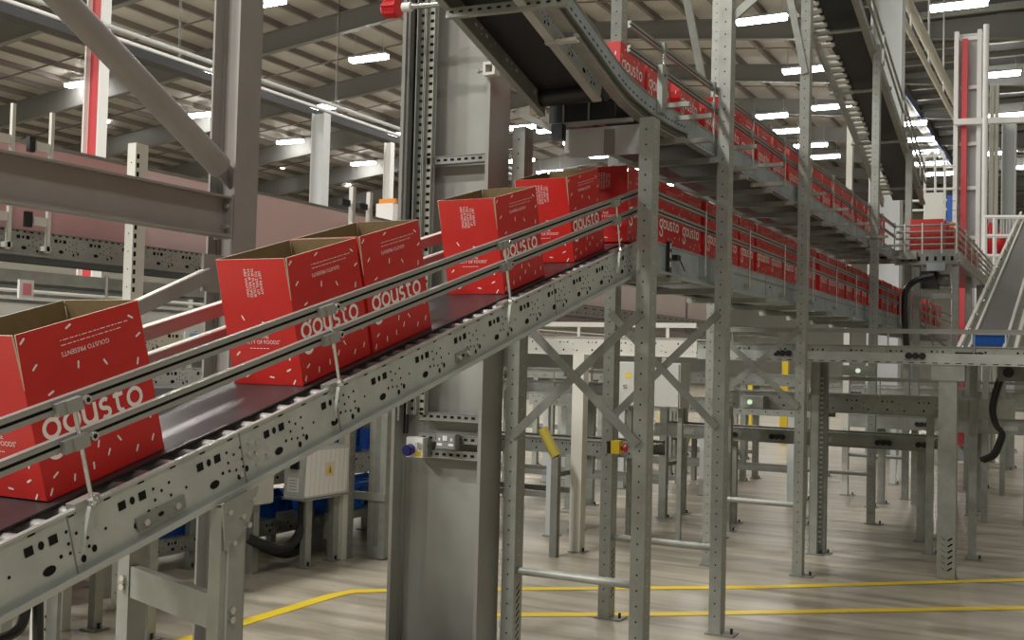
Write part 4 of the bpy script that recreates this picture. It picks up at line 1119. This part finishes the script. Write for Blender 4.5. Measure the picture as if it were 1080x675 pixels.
guard_post(15, 109, 262, 'thin bright sensor post at far left above the taupe beam')
guard_post(56, 119, 267, 'thin bright sensor post second from left above the taupe beam')
for (px, pyt, pyb, lab) in ((372, 197, 232, 'thin bright sensor post standing at the end of the pink panel'), (390, 203, 236, 'last thin sensor post left of the grey column')):
    a = at(px, pyt, x=-5.45); b = at(px, pyb, x=-5.45)
    t = thing('sensor_post', lab, 'post', (-5.45, a.y, b.z)); mb = MB(); mb.box(-5.47, -5.43, a.y - .02, a.y + .02, zl0 + .02, a.z, M['dot']); mb.box(-5.4985, -5.43, a.y - .03, a.y + .03, zl0 + .03, zl0 + .06, M['dot']); mb.build('post', t)
    mb = MB(); mb.box(-5.47, -5.43, a.y - .16, a.y - .05, zp + .02, zp + .07, M['black']); mb.build('sensor', t)
# white perforated upright in front of it
a = at(149, 152, x=-5.2); b = at(146, 306, x=-5.2)
t = thing('rack_upright', 'cream perforated upright post behind the taupe beam', 'post', (-5.2, a.y, 0))
mb = MB(); upright(mb, -5.26, -5.19, a.y - .05, a.y + .05, .001, a.z, M['cream'], True, .11)
z = b.z
while z < a.z - .05: mb.rect((-5.1893, a.y - .03, z), YU, ZU, .02, .03, M['hole']); z += .055
mb.build('post', t)
# lower beams and rails under it
lower = thing('lower_conveyor', 'pale lower conveyor with thin rails running under the perforated side conveyor', 'conveyor', (-5.6, 5, 1.8))
zz = at(60, 292, x=-5.4).z
mb = MB(); mb.box(-5.42, -5.40, .5, 20, zz - .05, zz + .02, M['galv']); mb.build('side_channel', lower)
mb = MB(); mb.box(-6.2, -5.42, .5, 20, zz - .02, zz - .01, M['galvd']); mb.build('belt', lower)
for dz in (-.10, -.14): mb = MB(); mb.tube((-5.38, .5, zz + dz), (-5.38, 20, zz + dz), .012, M['cream'], 6); mb.build('guide_rail', lower)
mb = MB(); mb.box(-5.41, -5.40, .5, 20, zz - .30, zz - .17, M['cream']); mb.build('side_panel', lower)
mb = MB(); mb.box(-6.26, -6.25, .5, 8.5, 1.15, zl0 - .03, M['whitegrey']); mb.build('back_panel', lower)
for y in (1.6, 4.2, 6.4): mb = MB(); mb.box(-6.25, -6.19, y, y + .06, .001, zz - .02, M['cream']); mb.build('leg', lower)
for y in (1.2, 2.4, 3.6, 4.8, 6.0): mb = MB(); mb.tube((-5.37, y, zz - .14), (-5.37, y, zz + .03), .012, M['chrome'], 6); mb.build('rail_post', lower)
# pale perforated conveyor seen between the first and second boxes
pc = thing('perforated_conveyor', 'pale perforated conveyor low behind the gap between the first two boxes', 'conveyor', (-5.1, 5, 1.0))
for (p0, p1, nm) in (((185, 333), (185, 398), 'side_channel'),):
    z1, z0 = at(*p0, x=-5.05).z, at(*p1, x=-5.05).z
    mb = MB(); channel(mb, (1, z1 - .08), (7.5, z1 - .08), .16, -5.05, 1, M['cream']); mb.build('side_channel', pc)
    mb = MB(); channel(mb, (1, z0 + .06), (7.5, z0 + .06), .12, -5.05, 1, M['whitegrey']); mb.build('side_channel', pc)
    mb = MB(); mb.box(-5.6, -5.09, 1, 7.5, z1 - .11, z1 - .10, M['whitegrey']); mb.build('belt', pc)
for y in (2.9, 3.6, 4.3, 5.6, 6.9): mb = MB(); mb.box(-5.12, -5.06, y, y + .06, .001, z1 - .1, M['cream']); mb.build('leg', pc)
for k, y in enumerate((3.35, 3.5, 3.75, 4.0)): mb = MB(); mb.tube((-5.03, y, z1 - .30 - .02 * (k % 2)), (-5.03, y + .09, z1 - .30), .02, M['dot'], 8); mb.build('motor_roller', pc)
# printed cards and boxes on it
for (px, py, w_, h_, m_, lab) in ((205, 328, .18, .05, 'blue', 'pale blue label strip hung on the pale conveyor between the boxes'), (26, 305, .09, .10, 'redsteel', 'small pink and white card at the far left edge above the first box')):
    c = at(px, py, x=-5.05); c.z = min(c.z, z1 - .12) if px > 100 else c.z; t = thing('label_card', lab, 'card', tuple(c))
    mb = MB(); mb.box(-5.05, -5.034, c.y - w_ / 2, c.y + w_ / 2, c.z - h_ / 2, c.z + h_ / 2, M['white']); mb.box(-5.03, -5.029, c.y - w_ * .3, c.y + w_ * .3, c.z - h_ * .3, c.z + h_ * .3, mat('card_' + m_, (.25, .45, .75) if m_ == 'blue' else (.75, .25, .3), .6)); mb.build('card', t)

# ------------------------------------------------------------------ floor level on the left: totes, control cabinets
def tote(x, y, z, lab, lx=.38, ly=.56, h=.22, m='blue'):
    t = thing('tote_bin', lab, 'tote', (x, y, z), 'blue totes on the low conveyors at left')
    mb = MB(); a, b = lx / 2, ly / 2; q = .88; T = .012
    def ring(k, zz): return [(x - a * k, y - b * k, zz), (x + a * k, y - b * k, zz), (x + a * k, y + b * k, zz), (x - a * k, y + b * k, zz)]
    o0, o1 = ring(q, z + .001), ring(1, z + h); i0, i1 = ring(q - .05, z + .02), ring(.94, z + h)
    mb.face(list(reversed(o0)), M[m]); mb.face(i0, M[m])
    for i in range(4):
        j = (i + 1) % 4
        mb.face([o0[i], o0[j], o1[j], o1[i]], M[m]); mb.face([i0[j], i0[i], i1[i], i1[j]], M[m]); mb.face([o1[i], o1[j], i1[j], i1[i]], M[m])
    mb.build('bin', t)
    mb = MB(); mb.box(x - a - .012, x + a + .012, y - b - .012, y - b + .004, z + h - .035, z + h, M[m]); mb.box(x + a - .004, x + a + .012, y - b, y + b, z + h - .035, z + h, M[m])
    for yy in (-.18, -.06, .06, .18): mb.box(x + a * .93, x + a + .008, y + yy - .008, y + yy + .008, z + .05, z + h - .035, M[m])
    mb.build('rim', t)
def long_conveyor(lab, x0, x1, y0, y1, z, h, legy, m='galv'):
    t = thing('low_conveyor', lab, 'conveyor', ((x0 + x1) / 2, (y0 + y1) / 2, 0))
    for xx, s in ((x1, 1), (x0, -1)): mb = MB(); channel(mb, (y0, z), (y1, z), h, xx, s, M[m], holes=s > 0); mb.build('side_channel', t)
    mb = MB(); mb.box(x0 + .04, x1 - .04, y0, y1, z - .03, z - .004, M['galvd']); mb.build('belt', t)
    for yy in legy:
        for xx in (x0 + .01, x1 - .06):
            mb = MB(); upright(mb, xx, xx + .05, yy, yy + .06, .009, z - h, hole=False); l = mb.build('leg', t); mb = MB(); foot(mb, xx + .025, yy + .03, 0); mb.build('foot_plate', l)
    return t
ZT0 = at(300, 547, x=-5.75).z; ZT1 = at(385, 477, x=-5.75).z
long_conveyor('low grey conveyor of blue totes near the floor at left', -6.35, -5.75, 1.5, 8.5, ZT0, .10, (2.2, 4.4, 6.9, 8.2))
long_conveyor('higher grey conveyor of blue totes behind the striped cabinet', -6.35, -5.75, 5.5, 9.2, ZT1, .17, (6.0, 8.9), 'cream')
for i, y in enumerate((4.6, 5.3, 5.95, 6.6, 7.25, 7.9)): tote(-6.03, y, ZT0 - .002, 'blue tote on the low conveyor at left, %s from the camera' % ORD[i], h=.17)
for i, y in enumerate((6.0, 6.65, 7.35, 8.0, 8.7)): tote(-6.03, y, ZT1 - .002, 'blue tote on the higher conveyor at left, %s from the camera' % ORD[i], h=.27)
for i, y in enumerate((7.3, 8.0)): tote(-5.5, y, .31, 'blue tote low beside the cabinet leg, %s from the camera' % ORD[i])
t = thing('low_conveyor', 'short floor-level grey conveyor holding two totes beside the cabinet leg', 'conveyor', (-5.5, 7.6, 0))
mb = MB(); mb.box(-5.72, -5.28, 6.9, 8.6, .25, .309, M['galvd']); mb.build('belt', t)
for y in (7.1, 8.3): mb = MB(); mb.box(-5.6, -5.4, y, y + .05, .001, .25, M['galvd']); mb.build('leg', t)
# striped cabinet: door faces +X, side faces the camera
xd = -5.05
a = at(322, 527, x=xd); b = at(367, 472, x=xd)
y0_, y1_ = a.y, at(367, 500, x=xd).y
z0_, z1_ = a.z, at(324, 472, x=xd).z
xw = at(300, 500, y=y0_).x
t = thing('control_cabinet', 'pale control cabinet with modelled light reflections and a yellow triangle under the main conveyor', 'cabinet', ((xd + xw) / 2, (y0_ + y1_) / 2, z0_))
mb = MB(); mb.box(xw, xd - .02, y0_, y1_, z0_, z1_, M['panel']); mb.box(xw - .01, xd + .01, y0_ - .01, y1_ + .01, z0_ - .012, z0_ - .001, M['galv']); mb.build('housing', t)
mb = MB(); mb.box(xd - .019, xd, y0_ + .004, y1_, z0_ + .004, z1_ - .002, M['panel'])
n_ = 9
for i in range(n_):
    yy = y0_ + (y1_ - y0_) * (i + .5) / n_; dy_ = (y1_ - y0_) * .05
    mb.hexa([(xd, yy - dy_ - .02, z0_ + .02), (xd + .004, yy - dy_ - .02, z0_ + .02), (xd + .004, yy + dy_ - .02, z0_ + .02), (xd, yy + dy_ - .02, z0_ + .02), (xd, yy - dy_, z1_ - .03), (xd + .004, yy - dy_, z1_ - .03), (xd + .004, yy + dy_, z1_ - .03), (xd, yy + dy_, z1_ - .03)], M['white'])  # raised white bars stand for slanted light reflections on the door
d_ = mb.build('door', t, label='pale door with light reflections built as stripes')
mb = MB(); cy, cz = (y0_ + y1_) / 2 + .02, (z0_ + z1_) / 2 + .01
mb.face([(xd + .006, cy - .05, cz - .05), (xd + .006, cy + .05, cz - .05), (xd + .006, cy + .05, cz + .055), (xd + .006, cy - .05, cz + .055)], M['edge'])
mb.face([(xd + .007, cy - .04, cz - .035), (xd + .007, cy + .04, cz - .035), (xd + .007, cy, cz + .045)], M['yellow']); mb.face([(xd + .008, cy - .008, cz - .025), (xd + .008, cy + .008, cz - .025), (xd + .008, cy + .003, cz + .018), (xd + .008, cy - .003, cz + .018)], M['black'])
mb.build('warning_triangle', d_, label='yellow warning triangle')
mb = MB(); c = at(312, 489, y=y0_); mb.box(c.x - .035, c.x + .035, y0_ - .02, y0_, c.z - .04, c.z + .035, M['black']); mb.tube((c.x, y0_ - .045, c.z), (c.x, y0_ - .02, c.z), .025, M['black'], 10); mb.build('main_switch', t)
mb = MB(); c = at(309, 511, y=y0_); mb.box(c.x - .05, c.x + .05, y0_ - .003, y0_, c.z - .055, c.z + .05, M['white'])
for i in range(4): mb.rect((c.x, y0_ - .0035, c.z + .03 - .022 * i), XU, ZU, .07, .005, M['socket'])
mb.build('notice', t)
for yy in (y0_ + .08, y1_ - .1):
    mb = MB(); upright(mb, xd - .10, xd - .05, yy, yy + .07, .009, z0_ - .013, hole=False); l = mb.build('leg', t); mb = MB(); foot(mb, xd - .075, yy + .035, 0); mb.build('foot_plate', l)
mb = MB(); mb.box(xw + .05, xd - .1, y1_ - .08, y1_ - .05, z0_ - .36, z0_ - .16, M['galv']); mb.build('cross_beam', t)
c0 = at(322, 530, x=-5.15)
t = thing('cable_hose', 'fat black hose looping out of the striped cabinet', 'hose', tuple(c0))
for k in range(3):
    P = [at(px + k * 4 - 3, py + k * 3, x=-5.15 - .06 * k) for px, py in ((322, 530), (322, 548), (318, 564), (308, 575), (295, 578), (278, 573), (262, 566))]
    mb = MB(); mb.path(P, .035, M['cable'], 8); mb.build('hose', t, True)
a = at(275, 533, x=-5.2); b = at(290, 500, x=-5.2)
t = thing('control_cabinet', 'narrow pale cabinet just left of the striped one', 'cabinet', (-5.3, (a.y + b.y) / 2, a.z))
mb = MB(); mb.box(-5.35, -5.22, a.y - .12, b.y, a.z, b.z + .12, M['panel']); mb.build('housing', t); mb = MB(); mb.box(-5.22, -5.2, a.y - .11, b.y - .01, a.z + .01, b.z + .11, M['panel']); d_ = mb.build('door', t)
mb = MB(); mb.box(-5.32, -5.26, a.y, a.y + .06, .001, a.z, M['galv']); mb.build('leg', t)
# tall upright between cabinet and column
q = at(403, 588, z=0)
t = thing('rack_upright', 'tall galvanised rack upright left of the grey column', 'post', tuple(q))
mb = MB(); upright(mb, q.x - .08, q.x + .08, q.y - .1, q.y + .1, .009, 2.0, hole=True); mb.rect((q.x, q.y - .1012, 1.0), XU, ZU, .05, 1.8, M['galvd']); mb.build('post', t); mb = MB(); foot(mb, q.x, q.y, 0); mb.build('foot_plate', t)
mb = MB(); z = at(400, 522, y=q.y).z; mb.box(q.x - .6, q.x + .09, q.y - .12, q.y - .1, z - .03, z + .03, M['galv']); mb.build('cross_rail', t)
q = at(362, 588, z=0)
t = thing('rack_upright', 'slender galvanised upright right of the striped cabinet', 'post', tuple(q))
mb = MB(); upright(mb, q.x - .03, q.x + .05, q.y - .05, q.y + .05, .009, 1.75, hole=True); mb.build('post', t); mb = MB(); foot(mb, q.x, q.y, 0); mb.build('foot_plate', t)
# items at lower left under the conveyor
for (px0, px1, pyt, pyb, xx, mm, lab) in ((45, 62, 600, 700, -3.6, 'cream', 'cream slotted post at the lower left corner'), (62, 66, 600, 700, -3.5, 'galvd', 'thin dark rod at the lower left corner'), (2, 14, 630, 700, -3.6, 'galv', 'steel post at the very lower left edge'),
                                          (110, 120, 590, 628, -5.5, 'galv', 'short steel leg far back under the conveyor at left')):
    a = at(px0, pyt, x=xx); b = at(px1, pyt, x=xx)
    t = thing('steel_post', lab, 'post', (xx, a.y, 0)); w = abs(b.y - a.y)
    mb = MB(); mb.box(xx - .06, xx, a.y, b.y, .001, max(zt(a.y) - .2, .3) if xx > -5 else .9, M[mm])
    if mm == 'cream':
        for i in range(6): mb.rect((xx + .001, (a.y + b.y) / 2, .30 + .05 * i), Vector((0, .7, .7)), Vector((0, -.7, .7)), .05, .012, M['hole'])
    mb.build('post', t)
t = thing('cable_hose', 'pair of black hoses hanging at the lower left corner', 'hose', tuple(at(30, 640, x=-2.4)))
for k in range(2):
    P = [at(px + k * 14, py + k * 4, x=-2.42) for px, py in ((28, 618), (27, 640), (23, 658), (14, 668), (-2, 674), (-20, 676))] if k == 0 else [at(40, y_, x=-2.42) for y_ in (610, 640, 690)]
    mb = MB(); mb.path(P, .014, M['cable'], 8); mb.build('hose', t, True)
q = at(165, 560, x=-5.2)
lowb = long_conveyor('grey conveyor end behind the stout leg frame at lower left', -4.98, -4.5, 3.15, 4.6, .74, .13, (3.3, 4.4))

# ------------------------------------------------------------------ background columns and pipes
hcolumn('steel_column', 'white column with red stripes far back at upper left', at(87, 120, y=17).x, at(104, 120, y=17).x, 17, 17.25, 13.2, M['white'], tf=.05, mweb=M['redsteel'])
hcolumn('steel_column', 'white column far back left of the grey column', at(328, 150, y=24).x, at(341, 150, y=24).x, 24, 24.3, at(334, 119, y=24).z, M['whitegrey'])
hcolumn('steel_column', 'slim white post far back beside the grey column', at(404, 190, y=26).x, at(411, 190, y=26).x, 26, 26.2, at(408, 150, y=26).z, M['white'])
hcolumn('steel_column', 'broad white column behind the overhead black conveyor', at(918, 60, y=20).x, at(951, 60, y=20).x, 20, 20.4, 12.2, M['whitegrey'], tf=.03)
yc_ = 20
x0, x1 = at(1006, 90, y=yc_).x, at(1035, 90, y=yc_).x
rc = hcolumn('steel_column', 'white framed column with a red stripe at right', x0, x1, yc_, yc_ + .45, at(1020, 32, y=yc_).z, M['white'], tf=.07, mweb=M['whitegrey'])
a = at(1014, 100, y=yc_).x; b = at(1020, 100, y=yc_).x
mb = MB(); mb.box(a, b, yc_ + .02, yc_ + .12, .3, at(1020, 40, y=yc_).z, M['redsteel']); mb.build('red_stripe', rc, label='tall red strip')
for py in (38, 90, 150, 197, 250): z = at(1025, py, y=yc_).z; mb = MB(); mb.box(x0 + .07, x1 - .07, yc_ + .12, yc_ + .17, z - .03, z + .03, M['white']); mb.build('cross_rail', rc)
hcolumn('steel_column', 'pale column at the far right edge behind the railing', at(1056, 180, y=23).x, at(1071, 180, y=23).x, 23, 23.4, at(1063, 128, y=23).z, M['whitegrey'])
for (px, w_, yy, top, lab) in ((1039, .045, 19.5, 26, 'white pipe just right of the red striped column'), (1046, .04, 20.5, 90, 'cream pipe second right of the red striped column'), (1051, .035, 20.5, 90, 'cream pipe third right of the red striped column')):
    a = at(px, 150, y=yy); t = thing('vertical_pipe', lab, 'pipe', (a.x, yy, 0)); mb = MB(); mb.tube((a.x, yy, .001), (a.x, yy, at(px, top, y=yy).z), w_, M['cream'] if px > 1045 else M['white'], 10); mb.build('pipe', t, True)
t = thing('steel_beam', 'white horizontal beam crossing at the right edge', 'beam', tuple(at(1045, 128, y=19.9)))
a = at(1006, 129, y=19.9); b = at(1085, 126, y=19.9); mb = MB(); mb.bar(a, b, .1, .10, M['white']); mb.build('beam_section', t)
for (px0, py0, px1, py1, r, lab) in ((953, -4, 1009, 108, .10, 'thick cream pipe slanting high at upper right'), (953, 28, 1009, 125, .06, 'thinner cream pipe slanting below the thick one at upper right')):
    a = at(px0, py0, x=-3.3); b = at(px1, py1, x=-3.3)
    t = thing('overhead_pipe', lab, 'pipe', tuple(a)); z = (a.z + b.z) / 2; mb = MB(); mb.tube((-3.3, a.y - 1, z), (-3.3, b.y + 3, z), r, M['cream'], 12); mb.build('pipe', t, True)
    for yy in (a.y + 1, a.y + 4, a.y + 7): mb = MB(); mb.tube((-3.3, yy, z), (-3.3, yy, 12.3), .02, M['dot'], 6); mb.build('hanger_rod', t)
# left overhead services
def service(x, z, r, m, lab, name, cat, box=None):
    t = thing(name, lab, cat, (x, 10, z)); mb = MB()
    if box: mb.box(x - box[0], x + box[0], 11, 60, z - box[1], z + box[1], m)
    else: mb.tube((x, 11, z), (x, 60, z), r, m, 10)
    mb.build('run', t, not box); y = 13
    while y < 44: mb = MB(); mb.tube((x, y, z), (x, y, roof_z(x) - .3), .010, M['galv'], 6); mb.build('hanger_rod', t); y += 6.2
zs = [at(190, q_, x=-19.3).z for q_ in (54, 64, 73)]
service(-19.3, zs[0], .055, M['whitegrey'], 'upper white pipe of the run hung under the roof at left', 'overhead_pipe', 'pipe')
service(-19.3, zs[1], .055, M['white'], 'lower white pipe of the run hung under the roof at left', 'overhead_pipe', 'pipe')
service(-19.35, zs[2], .1, M['black'], 'black cable tray hung under the white pipes at left', 'overhead_cable_tray', 'cable tray', (.2, .09))
# white railing and platform at right
t = thing('railing', 'white tube railing on the far platform behind the upper conveyor', 'railing', tuple(at(985, 200, y=19)))
for py in (176, 200, 222, 212): 
    a = at(962, py, y=19); b = at(1008, py - 1, y=19); mb = MB(); mb.tube(a, b, .022, M['white'], 6); mb.build('rail', t)
for px in (975, 986, 996): 
    a = at(px, 262, y=19); b = at(px, 168, y=19); mb = MB(); mb.path([a, b, b + XU * -.12 + ZU * .06, b + XU * -.3 + ZU * .06], .022, M['white'], 6); mb.build('post', t)
t = thing('mesh_panel', 'white framed mesh guard panel at right above the grey incline', 'guard panel', tuple(at(1060, 240, y=18.8)))
for (q0, q1) in (((1038, 229), (1082, 229)), ((1038, 249), (1082, 249)), ((1039, 228), (1039, 290)), ((1049, 228), (1049, 290)), ((1038, 270), (1070, 270))):
    mb = MB(); mb.tube(at(*q0, y=18.8), at(*q1, y=18.8), .035, M['white'], 6); mb.build('frame_tube', t)
a = at(1052, 229, y=18.8); b = at(1082, 249, y=18.8)
mb = MB(); x = a.x
while x < b.x: mb.tube((x, 18.8, b.z), (x, 18.8, a.z), .006, M['white'], 4); x += .045
mb.build('wire_mesh', t)
for (px, py, w_, h_, lab) in ((1044, 252, 9, 34, 'bright red sack left behind the white mesh panel'), (1054, 256, 12, 22, 'bright red sack right behind the white mesh panel')):
    c = at(px, py, y=19.6); t = thing('sack', lab, 'sack', tuple(c)); mb = MB(); mb.ball(c, w_ * 19.6 / 1150 * .5, M['redlamp'], 12, 8, h_ / w_); mb.build('sack_body', t, True)
t = thing('machine_head', 'bright blue and white machine with orange trim behind the jog', 'machine', tuple(at(985, 230, y=17)))
a = at(972, 250, y=17); b = at(1003, 228, y=17)
mb = MB(); mb.box(a.x, b.x, 17, 17.4, a.z - .4, b.z - .1, M['panel']); mb.build('body', t); mb = MB(); mb.box(a.x + .1, b.x + .05, 16.9, 17.0, b.z - .2, b.z - .1, M['orange']); mb.build('trim', t, label='orange trim')
mb = MB(); mb.box(a.x + .05, a.x + .3, 16.95, 17.0, b.z - .05, b.z + .35, M['dot']); mb.box(a.x + .35, a.x + .42, 16.95, 17.0, b.z - .1, b.z + .3, M['blue']); mb.build('display', t)
# orange arm far back at the centre left
c = at(404, 212, y=22); t = thing('warning_arm', 'small orange arm on a white block left of the grey column', 'arm', tuple(c))
mb = MB(); mb.box(c.x - .12, c.x + .35, 22, 22.1, c.z - .06, c.z + .05, M['orange']); mb.build('arm', t); mb = MB(); mb.box(c.x - .2, c.x + .3, 22, 22.3, c.z - .55, c.z - .06, M['white']); mb.build('block', t)
mb = MB(); mb.box(c.x - .05, c.x + .05, 22.1, 22.2, .001, c.z - .55, M['white']); mb.build('stand', t)

# ------------------------------------------------------------------ ceiling lights
LPX = [(93, 24), (85, 88), (101, 128), (209, 121), (196, 156), (278, 3), (389, 61), (339, 113), (306, 149), (287, 177), (383, 172), (417, 142), (358, 194), (418, 211),
       (548, 134), (583, 137), (610, 150), (637, 164), (549, 169), (580, 181), (605, 190), (697, 195), (668, 178), (803, 20), (849, 73), (811, 122), (827, 138), (855, 153), (869, 165), (1011, 5),
       (1051, 78), (1062, 121), (957, 130), (966, 147), (972, 160), (981, 172), (990, 183), (877, 112), (1076, 176), (1054, 161), (181, 181), (220, 76)]
LPX.sort()
LZ = 11.8
lproto = None
for i, (px, py) in enumerate(LPX):
    p = at(px, py, z=LZ)
    if lproto is None:
        lproto = thing('ceiling_light', '-', 'light', (0, 0, 0), 'strip lights hung from the roof')
        mb = MB(); mb.box(-.78, .78, -.15, .15, .035, .10, M['lampcase']); mb.tube((-.6, 0, .10), (-.6, 0, .8), .008, M['dot'], 4); mb.tube((.6, 0, .10), (.6, 0, .8), .008, M['dot'], 4); mb.build('case', lproto)
        mb = MB(); mb.box(-.74, .74, -.13, .13, -.09, .034, M['lamp']); mb.build('diffuser', lproto, label='glowing white diffuser')
        t = lproto
    else: t = copy_tree(lproto)
    t.location = p; t['label'] = 'glowing strip light under the roof, %s from the left of the photo' % ORD[i]

# ------------------------------------------------------------------ the hall's lamps above and behind the camera
def area(name, loc, sx, sy, energy, rot=(0, 0, 0), col=(1, .975, .925)):
    l = bpy.data.lights.new(name, 'AREA'); l.shape = 'RECTANGLE'; l.size = sx; l.size_y = sy; l.energy = energy; l.color = col
    o = bpy.data.objects.new(name, l); C.objects.link(o); o.location = loc; o.rotation_euler = rot
for x in (-33, -24, -15, -6.5, 2.5):
    for y in (-9, -3, 5, 12, 19, 27, 36, 46, 60):
        e = 1150 if y < 0 else 300 if y < 25 else 330
        area('hall_lamp', (x, y, 11.6), 1.5, .4, e * (.28 if x > 0 else .93))
w = bpy.data.worlds.new('ambient_fill'); bpy.context.scene.world = w; w.use_nodes = True  # weak even background light, added only as fill
w.node_tree.nodes['Background'].inputs['Color'].default_value = (1, .97, .93, 1); w.node_tree.nodes['Background'].inputs['Strength'].default_value = .10

sc = bpy.context.scene
sc.view_settings.view_transform = 'Standard'; sc.view_settings.look = 'None'; sc.view_settings.gamma = 1; sc.view_settings.use_curve_mapping = False
sc.view_settings.exposure = 0.0
sc.cycles.use_denoising = True
sc.cycles.max_bounces = 6; sc.cycles.sample_clamp_indirect = 6
